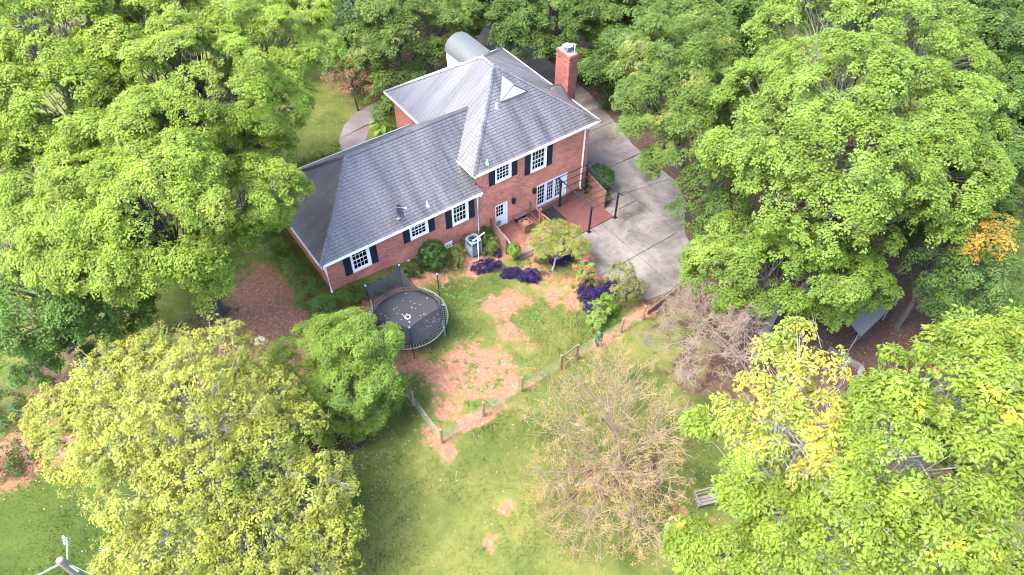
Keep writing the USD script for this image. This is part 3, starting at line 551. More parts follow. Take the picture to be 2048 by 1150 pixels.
# chimney
cx0, cx1, cy0, cy1, cz = 9.481, 10.2, 2.93, 4.32, 8.95
ch = H.part('chimney', MB().box((cx0, cy0, -.3), (cx1, cy1, cz-.42)).box((cx0-.03, cy0-.03, cz-.419), (cx1+.03, cy1+.03, cz-.33)).box((cx0, cy0, cz-.329), (cx1, cy1, cz-.16)).box((cx0-.035, cy0-.035, cz-.159), (cx1+.035, cy1+.035, cz)), 'dimmed_brick')
H.part('chimney_crown', MB().box((cx0+.02, cy0+.02, cz+.001), (cx1-.02, cy1-.02, cz+.06)), 'path_concrete', ch)
H.part('flue', MB().box((9.66, 3.45, cz+.061), (10.02, 3.87, cz+.2)), 'path_concrete', ch)
fc = MB().box((9.6, 3.36, cz+.38), (10.1, 3.96, cz+.41))
for a in (9.64, 10.06):
    for b in (3.4, 3.92): fc.box((a-.012, b-.012, cz+.201), (a+.012, b+.012, cz+.379))
H.part('flue_cap', fc, 'galvanised', ch)
H.part('antenna', MB().tube([(9.95, 3.05, cz+.06), (9.95, 3.05, cz+.75)], .02, 6).tube([(9.5, 3.5, cz+.7), (10.0, 3.0, cz+.75)], .014, 5), 'white_metal', ch)
crk = MB(); zc_ = ZE+PM*(WE-9.0)
crk.add([(9.42, cy0-.25, ZE+PM*(WE-9.42)+.05), (9.42, cy1+.25, ZE+PM*(WE-9.42)+.05), (9.42, (cy0+cy1)/2, ZE+PM*(WE-9.42)+.62), (8.55, (cy0+cy1)/2, ZE+PM*(WE-8.55)+.05)], [[0, 2, 3], [2, 1, 3], [0, 1, 2], [0, 3, 1]])
cr = H.part('chimney_cricket', crk, 'shingle')
fl = MB()
for k_ in range(7):
    t = k_/6; a = np.array([9.46, cy0-.25+t*(cy1-cy0+.5)/2, ZE+PM*(WE-9.42)+.05+t*.57]); fl.box(a-(.04, .1, .02), a+(.02, .1, .1))
    a2 = a.copy(); a2[1] = cy0+cy1-a[1]; 
    if k_ < 6: fl.box(a2-(.04, .1, .02), a2+(.02, .1, .1))
H.part('flashing', fl, 'lead_black', cr)
H.part('flashing', MB().add([(.2, .36, 4.64), (.345, .36, 4.64), (.345, 1.9, 5.72), (.2, 1.9, 5.72), (.2, .36, 4.7), (.345, .36, 4.76), (.345, 1.9, 5.84), (.2, 1.9, 5.78)], [[4, 5, 6, 7], [0, 1, 5, 4], [0, 4, 7, 3]]), 'lead_black')
# gablet on the front hip
gy, gzb, gzt = 2.98, 7.72, 8.52
gb_ = MB().add([(3.99, gy, gzb), (6.06, gy, gzb), (5.02, gy, gzt), (3.99, gy+.05, gzb), (6.06, gy+.05, gzb), (5.02, gy+.05, gzt)], [[0, 1, 2], [3, 5, 4], [0, 2, 5], [0, 5, 3], [1, 4, 5], [1, 5, 2]])
gl = H.part('gablet', gb_, 'white_paint')
ye_ = (gzt-ZE)/PM+.02
gr = MB().add([(3.93, gy-.06, gzb-.02), (5.02, gy-.06, gzt+.03), (5.02, ye_, gzt+.03), (6.12, gy-.06, gzb-.02), (3.93, gy-.06, gzb+.03), (5.02, gy-.06, gzt+.09), (5.02, ye_, gzt+.09), (6.12, gy-.06, gzb+.03)],
                [[4, 5, 6], [5, 7, 6], [0, 2, 1], [1, 2, 3], [0, 1, 5], [0, 5, 4], [1, 3, 7], [1, 7, 5]])
H.part('gablet_roof', gr, 'shingle', gl)
# plumbing vents
def vent(x, y_v, z, h=.35, flash=None):
    v = MB().tube([(x, y_v, z-.1), (x, y_v, z+h)], .055, 10); v.tube([(x, y_v, z-.04), (x, y_v, z+.1)], [.13, .07], 10)
    H.part('vent_pipe', v, 'white_metal')
vent(3.59, 2.79, ZE+PM*2.79); vent(1.13, .3, ZE+PM*.3, .28); vent(1.33, 3.72, ZE+PM*1.33, .3); vent(-3.18, .42, ZL+PL*(.42-LY0), .3); vent(1.76, 2.08, ZE+PM*1.76, .08)
# rear portico with a barrel roof
px0, px1, py0, py1, pz = 6.4, 8.6, 10.78, 13.4, 5.5
ang = np.linspace(0, np.pi, 19); cxp, rp = (px0+px1)/2, (px1-px0)/2+.05
arc = np.column_stack([cxp-rp*np.cos(ang), pz+rp*.95*np.sin(ang)]); arc2 = np.column_stack([cxp-(rp-.12)*np.cos(ang), pz+(rp-.12)*.95*np.sin(ang)])
Vv = [(a, yy, b) for yy in (py0-1.0, py1+.12) for P_ in (arc, arc2) for a, b in P_]; n_ = len(arc); F_ = []
for i in range(n_-1): F_ += [[i, i+1, 2*n_+i+1, 2*n_+i], [n_+i, 3*n_+i, 3*n_+i+1, n_+i+1], [2*n_+i, 2*n_+i+1, 3*n_+i+1, 3*n_+i]]
pr = H.part('portico_roof', MB().add(Vv, F_), 'shingle_pale')
bt = MB()
for i in range(n_-1):
    mid = (ang[i]+ang[i+1])/2
    for q in range(10):
        a0, a1 = py0-1.0+q*.5+(.25 if i % 2 else 0), 0; a1 = min(a0+.48, py1+.14)
        if a0 > py1: continue
        c1, c2 = arc[i], arc[i+1]; o = np.array([-np.cos(mid), np.sin(mid)])*.03
        bt.add([(c1[0]+o[0], a0, c1[1]+o[1]), (c2[0]+o[0]*.5, a0, c2[1]+o[1]*.5), (c2[0]+o[0]*.5, a1, c2[1]+o[1]*.5), (c1[0]+o[0], a1, c1[1]+o[1]), (c1[0], a0, c1[1]), (c1[0], a1, c1[1])], [[0, 1, 2, 3], [4, 0, 3, 5]])
H.part('shingles', bt, 'shingle_pale', pr, 'stuff')
H.part('portico_beam', MB().box((px0, py0, pz-1.5), (px0+.3, py1, pz+.02)), 'white_paint'); H.part('portico_beam', MB().box((px1-.3, py0, pz-1.5), (px1, py1, pz+.02)), 'white_paint')
for q in (px0+.15, px1-.15): H.part('column', MB().tube([(q, py1-.2, -.1), (q, py1-.2, pz-1.49)], [.16, .13], 14), 'white_paint', smooth=40)

# ------------------------------------------------------------------ leaves, trees, shrubs
def leaf_mesh(c, a, n, L, W, fold=.18):
    """Folded pointed leaves: c centres, a length axes, n normals (N x 3), L, W (N)."""
    b = np.cross(n, a); b /= np.linalg.norm(b, axis=1, keepdims=True)+1e-9
    L, W = L[:, None], W[:, None]
    p0 = c-a*L/2; p2 = c+a*L/2; m = c-a*L*.06+n*W*fold
    v = np.stack([p0, m+b*W/2, p2, m-b*W/2], 1).reshape(-1, 3)
    o = np.arange(len(c))[:, None]*4
    f = np.stack([o+[0, 1, 2], o+[0, 2, 3]], 1).reshape(-1, 3)
    return v, f
def unit(v): return v/(np.linalg.norm(v, axis=-1, keepdims=True)+1e-9)
def clump_points(lobes, rng, rc, dens, flatz=.85, inner=.0, under=.3, rough=.3, lo=.72, bough=0.):
    """Clump centres over the lobes; with a bough radius they gather into rounded boughs with gaps between."""
    C, N = [], []
    L = np.array(lobes, float)
    for q, (x, y, z, r) in enumerate(L):
        rb = min(bough, r*.5)
        n = max(6, int(dens*4*np.pi*r*r*.75/(np.pi*(rb*1.15 if bough else rc)**2)))
        d = unit(rng.normal(size=(n*2, 3))); keep = (d[:, 2] > -.25) | (rng.random(n*2) < under); d = d[keep][:n]
        w = meshkit.noise(d*2.2+q*7.1, 3)
        rad = (r-rb*.7)*(lo+(1.06-lo)*rng.random(len(d))**.6)*(1+rough*(w-.5)*1.6)
        p = np.array([x, y, z])+d*rad[:, None]*[1, 1, flatz]
        if bough:
            m = max(5, int(1.5*rb*rb/(rc*rc)*dens+2)); o = unit(d*.7+[0, 0, .7])
            e = unit(o[:, None]+rng.normal(size=(len(d), m, 3))*.62); sz = rb*rng.uniform(.7, 1.25, (len(d), 1, 1))
            p = (p[:, None]+e*sz*[1, 1, .72]).reshape(-1, 3); d = unit(e*.75+o[:, None]*.35).reshape(-1, 3)
        ok = np.ones(len(p), bool)
        for k2, (X2, Y2, Z2, R2) in enumerate(L):
            if k2 != q: ok &= np.linalg.norm((p-[X2, Y2, Z2])/[1, 1, flatz], axis=1) > R2*.68
        C.append(p[ok]); N.append(d[ok])
    return np.vstack(C), np.vstack(N)
def fluff(C, N, rng, rc, k, L, W, upb=.55, jit=.75, droop=.25, dome=.35, tight=1.0, spread=.22):
    """k leaves on each clump: a small dome facing outwards and up."""
    n = unit(N*.6+np.array([0, 0, upb])+rng.normal(size=C.shape)*spread)
    a = unit(np.cross(n, rng.normal(size=C.shape))); b = np.cross(n, a)
    sz = rng.uniform(.65, 1.25, len(C))*rc
    th = rng.uniform(0, 2*np.pi, (len(C), k)); rr = np.sqrt(rng.random((len(C), k)))*sz[:, None]
    out = np.cos(th)[..., None]*a[:, None]+np.sin(th)[..., None]*b[:, None]
    p = C[:, None]+out*rr[..., None]+n[:, None]*(rng.normal(size=(len(C), k))*rc*.16*tight-dome*rr**2/sz[:, None])[..., None]
    ln = unit(n[:, None]+out*(rr/sz[:, None]*.5)[..., None]+rng.normal(size=p.shape)*jit*.42)
    ax = unit(out+rng.normal(size=p.shape)*.6-np.array([0, 0, droop])); ax = unit(ax-ln*(ax*ln).sum(-1, keepdims=True))
    m = p.reshape(-1, 3); s = rng.uniform(.7, 1.3, len(m))
    return m, ax.reshape(-1, 3), ln.reshape(-1, 3), L*s, W*s
def limb(p, q, r0, r1, rng, mb, sides=6, wob=.08, seg=4, rise=.12):
    p, q = np.asarray(p, float), np.asarray(q, float); t = np.linspace(0, 1, seg+1)[:, None]; D = np.linalg.norm(q-p)
    pts = p+(q-p)*t+np.array([0, 0, 1.])*rise*D*np.sin(np.pi*t)*(-1 if rise < 0 else 1)*abs(1)
    pts[1:-1] += rng.normal(size=(seg-1, 3))*wob*D*.5
    mb.tube(pts, np.linspace(r0, r1, seg+1), sides, cap=False); return pts
def sprigs(T, name, C, N, rng, rc, k, L, W, mat, upb, jit, droop, dome, variants=6, label=None):
    """The crown: a few leafy sprigs set out by the thousand, each turned and sized its own way."""
    path = T.path+'/'+numbered(T.path, name); pi = UsdGeom.PointInstancer.Define(stage, path); meta(pi.GetPrim(), label, kind='stuff')
    for q in range(variants):
        g = fluff(np.zeros((1, 3)), np.array([[0, 0, 1.]]), rng, rc, k, L, W, 1.0, jit, droop, dome, spread=0.)
        usdkit.mesh(stage, f'{path}/sprig_{q:03d}', leaf_mesh(*g), M[mat]); pi.GetPrototypesRel().AddTarget(f'{path}/sprig_{q:03d}')
    n = unit(N*.6+np.array([0, 0, upb])+rng.normal(size=C.shape)*.25); a = unit(np.cross(n, rng.normal(size=C.shape))); b = np.cross(n, a)
    Rm = np.stack([a, b, n], -1)
    w = np.sqrt(np.maximum(0, 1+Rm[:, 0, 0]+Rm[:, 1, 1]+Rm[:, 2, 2]))/2; x = np.copysign(np.sqrt(np.maximum(0, 1+Rm[:, 0, 0]-Rm[:, 1, 1]-Rm[:, 2, 2]))/2, Rm[:, 2, 1]-Rm[:, 1, 2])
    y = np.copysign(np.sqrt(np.maximum(0, 1-Rm[:, 0, 0]+Rm[:, 1, 1]-Rm[:, 2, 2]))/2, Rm[:, 0, 2]-Rm[:, 2, 0]); z = np.copysign(np.sqrt(np.maximum(0, 1-Rm[:, 0, 0]-Rm[:, 1, 1]+Rm[:, 2, 2]))/2, Rm[:, 1, 0]-Rm[:, 0, 1])
    pi.CreatePositionsAttr(Vt.Vec3fArray.FromNumpy((C-T.base).astype(np.float32))); sc = rng.uniform(.7, 1.25, len(C))
    pi.CreateScalesAttr(Vt.Vec3fArray.FromNumpy(np.repeat(sc[:, None], 3, 1).astype(np.float32)))
    pi.CreateOrientationsAttr(Vt.QuathArray([Gf.Quath(float(q[0]), float(q[1]), float(q[2]), float(q[3])) for q in np.stack([w, x, y, z], -1)]))
    pi.CreateProtoIndicesAttr(Vt.IntArray.FromNumpy(rng.integers(0, variants, len(C)).astype(np.int32)))
def tree(name, label, cat, base, lobes, leaf, bark, rc=.55, dens=1.0, k=60, L=.17, W=.11, trunk_r=.3, fork=.35, seed=1, twigs=0, twig_mat='twig_tan', branch_share=.1, group=None,
         flatz=.85, upb=.55, rough=.3, under=.3, droop=.25, lo=.72, dome=.35, big=0, stems=1, jit=.75, twig_len=1.0, twig_r=.008, k_branch=.03, bough=0., turn=(), turn_leaf=None, inst=True):
    rng = np.random.default_rng(seed)
    bx, by = base; bz = float(gz(bx))-.1; T = Thing(name, label, cat, (bx, by, bz), group)
    Lb = np.array(lobes, float); top = Lb[:, 2].max(); low = Lb[:, 2].min()
    tb = MB(); cen = Lb[:, :3].mean(0)
    C, N = clump_points(lobes, rng, rc, dens, flatz, under=under, rough=rough, lo=lo, bough=bough)
    own = np.argmin(np.linalg.norm(C[:, None]-Lb[None, :, :3], axis=2)/Lb[None, :, 3], axis=1)
    fk = np.array([bx+(cen[0]-bx)*.25, by+(cen[1]-by)*.25, bz+(max(low, bz+.4)-bz)*fork+(top-bz)*.12])
    for s in range(stems):
        o = np.array([math.cos(s*2.4), math.sin(s*2.4), 0])*(trunk_r*1.6 if stems > 1 else 0)
        tb.tube([np.array([bx, by, bz])+o, np.array([bx, by, bz+.25])+o*1.1, (np.array([bx, by, bz])+fk)/2+o*1.6, fk+o*2.5], [trunk_r*1.35, trunk_r, trunk_r*.85, trunk_r*.7], 9)
    lim = []
    for q, (x, y, z, r) in enumerate(Lb):
        e = np.array([x, y, z-.25*r]); rr = trunk_r*(.32+.12*min(1, r/3))*min(1, .25+r/2); o = np.array([math.cos(q*2.4), math.sin(q*2.4), 0])*(trunk_r*1.6*2.5 if stems > 1 else 0)*(1 if stems > 1 else 0)
        lim.append(limb(fk+o*(q % max(stems, 1) > 0), e, rr, rr*.45, rng, tb, 6, .1, 5))
    idx = rng.permutation(len(C))[:int(len(C)*branch_share)]
    for c in idx:
        P_ = lim[own[c]]; s = P_[rng.integers(2, len(P_))]; ln = np.linalg.norm(C[c]-s)
        limb(s, C[c], min(.035, k_branch*trunk_r*(1+ln*.3))+.005, .006, rng, tb, 4 if trunk_r > .2 else 3, .09, 3, .06)
    T.part('trunk', tb, bark, smooth=50)
    if twigs:
        tw = MB(); cc = rng.permutation(len(C))[:twigs] if twigs < len(C) else rng.integers(0, len(C), twigs)
        def twig(st, dirn, ln, r, sides=3, seg=4):
            pts = [st]; d = dirn
            for _ in range(seg): d = unit(d+rng.normal(size=3)*.17+[0, 0, .05]); pts.append(pts[-1]+d*ln/seg)
            tw.tube(pts, np.linspace(r, r*.3, seg+1), sides, cap=False); return pts
        for c in cc:
            dirn = unit(N[c]*.9+rng.normal(size=3)*.4+[0, 0, .35]); ln = rng.uniform(.5, 1.1)*twig_len
            P0 = twig(C[c]-dirn*ln*.75, dirn, ln, twig_r)
            for _ in range(3): twig(P0[rng.integers(1, 4)], unit(dirn+rng.normal(size=3)*.75), ln*rng.uniform(.3, .55), twig_r*.55, 3, 2)
        T.part('twigs', tw, twig_mat, kind='stuff')
    if turn:
        tm = np.isin(own, turn); Ct, Nt = C[tm], N[tm]; kp = rng.random(len(Ct)) < .5; C, N = C[~tm], N[~tm]
        sprigs(T, 'turned_crown', Ct[kp], Nt[kp], rng, rc, k, L, W, turn_leaf, upb, jit, droop, dome, label='boughs turned yellow and orange')
        tb2 = MB()
        for q in np.flatnonzero(~kp)[::2]:
            e = Ct[q]; s0_ = lim[own[np.flatnonzero(tm)[q]]]; limb(s0_[rng.integers(2, len(s0_))], e, .013, .004, rng, tb2, 4, .1, 4, .08)
        T.part('bare_branch', tb2, 'bark_silver')
    if big:
        c, a, n, Ls, Ws = fluff(C[::4], N[::4], rng, rc, k, L, W, upb, jit, droop, dome)
        vdir = unit(CAM_POS-c); sc = (np.abs((n*vdir).sum(1))*Ls**2)/np.linalg.norm(CAM_POS-c, axis=1)**2
        near = np.linalg.norm(CAM_POS-c, axis=1); pick = np.argsort(-sc+1e-4*(near-near.min())/1e1)
        # the leaves that show largest, spread over the outer shell
        outer = (c[:, 2] > np.percentile(c[:, 2], 60)); pick = [q for q in pick if outer[q]][:big]
        for q in pick:
            T.part('leaf', leaf_mesh(c[q:q+1], a[q:q+1], n[q:q+1], Ls[q:q+1], Ws[q:q+1]), leaf)
    if not inst: c, a, n, Ls, Ws = fluff(C, N, rng, rc, k, L, W, upb, jit, droop, dome)
    if inst: sprigs(T, 'crown', C, N, rng, rc, k, L, W, leaf, upb, jit, droop, dome)
    else: T.part('crown', leaf_mesh(c, a, n, Ls, Ws), leaf, kind='stuff')
    return T

LOBES = {
"oakA":[(-12.36,6.56,12.5,4.14),(-7.51,8.95,12.0,3.12),(-9.07,5.57,11.0,2.01),(-8.65,10.91,13.0,3.34),(-12.18,11.61,13.5,3.63),(-15.09,10.21,12.5,3.25),(-14.79,4.59,12.5,2.76),(-11.59,4.93,10.0,2.63),(-10.13,4.94,8.5,1.48),(-12.01,9.15,9.0,3.33),(-4.55,12.48,12.0,2.42),(-5.78,10.18,10.5,1.43)],
"oakB":[(-17.11,1.19,11.0,3.24),(-14.41,0.12,11.0,2.44),(-12.11,1.28,9.5,2.2),(-19.19,3.53,11.0,2.88),(-20.49,6.7,11.0,2.8),(-19.06,1.2,9.5,2.81),(-16.67,-0.31,9.0,2.25),(-15.15,0.26,8.5,1.58),(-20.85,3.08,10.0,2.51),(-15.45,1.62,12.0,2.35),(-10.08,1.76,8.5,0.8),(-11.44,1.22,8.0,0.9),(-16.29,-1.29,7.5,1.01)],
"oakC":[(-23.22,3.5,8.0,2.61),(-21.7,2.17,7.5,1.99),(-24.76,2.56,7.0,2.48),(-23.73,1.19,6.5,1.57),(-23.42,5.75,9.0,2.69),(-20.39,2.14,5.5,1.75),(-20.03,2.89,6.5,2.04),(-22.33,2.91,4.5,1.87),(-21.14,2.96,4.0,1.46),(-25.0,2.35,4.2,1.52),(-23.74,2.76,3.6,1.38)],
"oakD":[(-17.52,12.88,13.5,4.21),(-20.07,10.94,12.5,3.46),(-14.54,14.81,14.0,4.02),(-17.54,17.62,14.0,4.23),(-18.03,8.43,12.5,3.29),(-21.47,8.53,11.5,2.43)],
"yellow":[(-19.87,-4.64,7.2,2.0),(-17.79,-5.8,7.2,1.95),(-22.04,-4.07,6.8,2.05),(-24.19,-3.35,5.8,1.75),(-19.2,-8.42,7.8,2.8),(-16.86,-8.41,6.8,1.77),(-21.68,-7.08,7.2,2.48),(-17.47,-10.76,6.5,2.13),(-23.96,-5.51,5.6,1.69),(-19.91,-10.47,6.6,2.57),(-16.93,-12.97,5.4,1.91),(-22.15,-9.43,6.2,1.99),(-19.06,-12.67,5.2,2.35),(-21.7,-11.71,5.0,2.42),(-17.15,-14.4,4.4,1.6),(-23.6,-10.9,4.6,1.7),(-20.6,-13.52,4.0,2.41),(-18.29,-15.09,3.8,1.72),(-25.24,-2.64,5.0,1.04)],
"mapleS":[(-12.51,-6.9,5.4,1.76),(-13.5,-5.37,4.9,1.3),(-11.08,-7.18,5.0,1.4),(-14.81,-6.61,4.0,1.42),(-13.44,-8.44,4.6,1.49),(-11.51,-8.77,4.2,1.21),(-14.42,-7.68,3.2,1.25),(-12.7,-9.03,2.9,1.16),(-14.43,-5.38,4.4,1.18),(-13.16,-9.42,2.2,0.67),(-11.38,-5.6,5.0,1.04),(-11.67,-9.29,3.2,0.77),(-13.63,-8.52,2.4,1.57),(-14.79,-7.86,1.9,1.01),(-13.12,-8.41,3.4,1.79),(-14.78,-6.71,3.2,1.18)],
"crape":[(-3.27,-16.4,4.6,2.67),(-5.61,-15.96,4.0,2.17),(-2.15,-18.43,4.0,2.08),(-5.07,-18.63,3.6,2.39),(-6.96,-17.39,2.8,1.93),(-3.53,-20.16,2.8,1.96),(-7.01,-19.71,2.2,2.04),(-5.32,-21.21,2.2,1.82),(-1.38,-14.38,3.6,1.56),(-8.36,-18.52,1.8,1.46)],
"bare":[(3.92,-15.33,4.4,2.17),(2.11,-15.1,3.8,1.61),(3.53,-17.45,4.4,1.99),(2.18,-16.54,3.6,1.73),(5.96,-17.01,4.2,1.39),(5.03,-13.37,3.4,1.43),(6.91,-15.58,3.8,1.58)],
"big":[(-3.3,-26.97,15.5,2.01),(-3.51,-23.46,16.0,1.16),(-4.23,-23.67,15.0,1.17),(-4.9,-23.16,13.5,0.89),(-4.38,-25.12,14.5,1.72),(-5.1,-24.54,13.0,1.14),(-2.79,-26.05,15.5,1.26),(-1.08,-25.65,16.0,0.9),(-0.5,-26.5,16.0,1.57),(0.82,-26.56,16.5,1.27),(2.87,-26.62,16.0,0.82),(-0.86,-28.1,16.0,1.79),(-2.84,-28.47,15.0,1.91),(-4.65,-26.96,14.0,1.73),(-5.17,-25.76,12.0,1.17),(-0.81,-29.63,14.5,1.87),(-6.98,-25.74,11.0,0.87),(-7.75,-24.55,10.5,0.76),(-5.94,-26.58,11.0,1.53),(-5.07,-27.91,12.5,1.8),(-3.5,-29.27,13.0,2.0),(-2.03,-30.56,13.5,2.05),(-7.63,-25.69,10.0,1.2),(-5.72,-22.44,13.0,0.43),(-5.95,-24.28,11.5,0.34),(-5.88,-24.73,12.0,0.53)],
"maple":[(20.58,-7.09,11.5,4.03),(18.49,-5.96,11.0,2.64),(21.61,-10.33,12.0,3.98),(25.17,-12.09,11.0,3.15),(14.66,-12.61,12.5,3.72),(13.21,-9.37,11.0,2.63),(12.68,-8.35,10.0,1.93),(18.12,-15.47,11.5,3.32),(23.14,-16.37,10.0,2.33),(11.2,-13.41,11.0,2.98),(10.49,-10.49,9.5,1.97),(13.08,-16.23,11.0,3.29),(16.87,-17.89,10.0,2.95),(9.35,-14.23,9.5,2.13),(10.49,-16.43,9.5,2.4),(13.26,-18.18,9.0,2.37),(16.57,-19.4,8.5,1.93),(10.13,-11.86,8.5,1.68),(25.65,-5.69,11.0,3.32),(20.54,-18.45,9.0,1.59)],
"mapleL":[(6.61,-14.22,5.6,2.1),(8.0,-15.9,6.2,2.23),(9.56,-17.88,6.2,2.4),(11.68,-18.72,5.6,1.71),(10.35,-15.79,6.6,2.16),(8.63,-13.61,6.2,1.87),(9.97,-18.6,4.4,1.22),(13.28,-17.13,5.8,1.82),(6.64,-12.62,4.6,1.01),(12.94,-19.49,5.0,1.03),(11.1,-19.18,4.8,1.18)],
"mapleM":[(10.88,-8.97,5.8,1.94),(9.13,-9.62,5.2,1.37),(9.84,-11.2,5.6,1.66),(12.21,-9.08,6.0,1.27)],
"pecan":[(13.32,-1.27,9.5,3.03),(13.06,1.11,8.8,1.74),(10.59,-3.44,8.8,2.23),(12.94,-4.83,9.0,2.43),(9.64,-3.82,7.6,1.21),(11.06,-6.13,8.0,1.88),(10.36,-6.35,6.6,1.58),(9.68,-5.51,5.8,1.02),(11.51,-7.21,7.0,1.74),(16.63,-0.62,9.5,2.84),(16.17,-2.98,9.0,2.07)],
"treeT":[(15.39,13.07,5.8,3.17),(13.56,14.56,5.3,2.12),(16.82,11.08,5.8,2.93),(13.44,12.37,4.4,1.75),(17.13,8.92,5.0,2.48),(15.87,7.85,3.8,1.83),(15.36,10.98,4.2,1.59),(12.7,14.73,4.0,1.2)],
"treeU":[(4.94,17.8,5.3,3.94),(2.43,19.92,4.3,2.96),(8.0,17.7,4.8,3.18),(0.74,19.72,2.8,1.91),(3.05,16.87,3.4,2.26),(1.76,15.35,1.8,1.54),(10.65,18.95,4.3,2.65)],
"hemlock":[(5.21,14.87,3.2,1.71),(3.56,14.34,3.2,1.8),(6.17,15.61,3.8,1.48),(2.92,15.2,1.2,1.48),(9.51,18.8,3.4,1.98),(11.88,20.18,3.4,2.04)],
"darkC":[(2.39,21.78,6.0,2.57),(0.44,22.59,5.0,1.73),(3.7,21.62,6.5,3.0),(0.68,21.95,3.5,1.73)],
"dogwood":[(0.72,18.12,3.6,1.23),(-0.46,17.61,3.2,1.22),(0.5,16.54,3.4,1.13),(-0.66,18.74,3.0,0.83)],
"rt1":[(33.15,-12.0,9.0,3.74),(29.9,-15.52,9.0,3.11),(33.82,-9.55,9.5,2.96),(26.69,-17.23,8.0,2.59)],
"rt2":[(23.14,-18.0,7.5,2.8),(22.66,-20.36,7.5,2.75),(21.06,-18.85,6.5,2.04),(21.82,-20.78,6.0,1.72)],
"dk1":[(16.31,-20.24,6.0,2.04),(17.39,-18.23,5.5,1.69),(15.9,-22.06,5.5,1.72),(15.2,-21.89,5.0,1.4)],
"dk2":[(14.68,-23.25,7.0,2.23),(17.21,-23.39,7.0,2.18),(13.9,-23.65,5.6,1.65),(15.17,-25.07,6.5,1.81)],
"orange":[(16.17,-21.85,8.5,1.26),(15.93,-21.58,8.0,0.85),(17.3,-21.67,8.6,0.92)],
"bg2":[(3.96,34.3,4.5,4.6),(7.73,32.88,4.5,4.6),(10.57,29.64,4.5,4.5),(14.58,29.32,4.5,4.59),(15.91,24.66,4.5,4.4),(20.15,22.89,4.5,4.45),(24.27,23.79,4.5,4.64),(25.32,19.24,4.5,4.48),(30.76,19.22,4.5,4.7),(31.62,14.81,4.5,4.56),(37.27,14.63,4.5,4.81),(40.21,9.99,4.5,4.79),(44.08,8.54,4.5,4.93),(46.99,5.22,4.5,4.99),(52.26,4.08,4.5,5.24),(54.15,0.17,4.5,5.25),(57.31,-3.3,4.5,5.36),(48.13,-10.01,4.5,4.72),(39.9,-14.73,4.5,4.19),(32.9,-18.4,4.5,3.76)],
"bg":[(21.5,7.83,7.0,3.37),(24.7,4.6,7.0,3.39),(29.38,4.26,7.0,3.57),(-0.36,27.3,7.0,4.07),(20.32,10.3,5.5,2.59),(14.67,18.21,6.0,2.67),(44.89,-6.69,7.0,4.54),(42.57,-2.54,6.0,4.52),(22.06,13.0,6.0,3.6),(26.51,1.89,6.0,2.55)],
}
BG2 = LOBES['bg2']
tree('oak_tree', 'tall light green oak left of the house, its dark forked trunk showing in the crown', 'tree', (-12.0, 7.5), LOBES['oakA'], 'leaf_oak', 'bark_dark', .28, 1.4, 46, .102, .066, .42, seed=21, lo=.7, bough=1.15, upb=.6, rough=.35, twigs=160, twig_mat='bark_grey')
tree('oak_tree', 'spreading bright green oak whose boughs overhang the left roof corner', 'tree', (-16.3, 2.6), LOBES['oakB'], 'leaf_oak', 'bark_dark', .28, 1.4, 46, .102, .066, .42, seed=22, lo=.7, bough=1.1, twigs=160, twig_mat='bark_grey')
tree('oak_tree', 'tall pale green oak filling the top left corner', 'tree', (-17.5, 12.5), LOBES['oakD'], 'leaf_oak', 'bark_grey', .32, 1.5, 40, .12, .078, .42, seed=23, lo=.7, bough=1.15, twigs=80, twig_mat='bark_grey')
tree('holly_oak_tree', 'low dark green tree with silvery glints at the left edge above the clay', 'tree', (-23.4, 3.4), LOBES['oakC'], 'leaf_olive', 'bark_grey', .3, 1.2, 38, .11, .07, .28, seed=24, bough=.9, twigs=160, twig_mat='bark_grey')
tree('yellowing_tree', 'broad yellow turning tree with pale bare twigs in the lower left', 'tree', (-18.6, -8.4), LOBES['yellow'], 'leaf_yellow', 'bark_pale', .22, 1.5, 26, .1, .075, .26, seed=25, bough=.0, twigs=1100, twig_mat='bark_pale', branch_share=.12, upb=.4, lo=.62, jit=.75, rough=.4)
tree('small_maple', 'small round green maple between the trampoline and the wire fence', 'tree', (-13.4, -7.4), LOBES['mapleS'], 'leaf_maple', 'bark_grey', .24, 1.5, 40, .095, .055, .13, seed=26, bough=.62, upb=.9, dome=.45, rough=.4)
tree('crape_myrtle', 'wide straw coloured crape myrtle thinning out on the lower lawn', 'tree', (-3.5, -18.2), LOBES['crape'], 'leaf_dry', 'bark_brown', .2, .5, 12, .085, .045, .07, seed=27, twigs=1500, branch_share=.35, stems=5, lo=.4, upb=.3, under=.7, jit=1.1, rough=.5, twig_r=.009)
tree('bare_crape_myrtle', 'almost leafless grey brown crape myrtle at the driveway end', 'tree', (6.4, -18.4), LOBES['bare'], 'leaf_rust', 'bark_brown', .34, .5, 7, .09, .05, .07, seed=28, twigs=1300, twig_mat='twig_brown', branch_share=.6, stems=5, lo=.35, upb=.2, under=.7, rough=.5, twig_r=.01)
tree('broad_leaved_tree', 'nearest tree with large lime leaves and pale grey limbs, lower right', 'tree', (-2.6, -26.6), LOBES['big'], 'leaf_big', 'bark_pale', .36, 1.35, 36, .16, .078, .3, seed=29, turn=(1, 2, 3, 4), turn_leaf='leaf_turned', bough=.8, twigs=110, twig_mat='bark_pale', branch_share=.1, upb=.5, lo=.66, droop=.5, jit=1.0, big=300, twig_len=1.7, twig_r=.011, rough=.45, k_branch=.05)
tree('sugar_maple', 'largest bright green maple right of the driveway', 'tree', (20.5, -9.5), LOBES['maple'], 'leaf_maple', 'bark_grey', .33, 1.25, 40, .14, .1, .45, seed=30, lo=.7, bough=1.2, upb=.8, dome=.5, rough=.38)
tree('sugar_maple', 'lower lime green maple between the big maple and the bare crape myrtle', 'tree', (9.8, -16.2), LOBES['mapleL'], 'leaf_lush', 'bark_grey', .3, 1.4, 40, .125, .09, .25, seed=31, lo=.7, bough=.95, upb=.8, dome=.5, rough=.38)
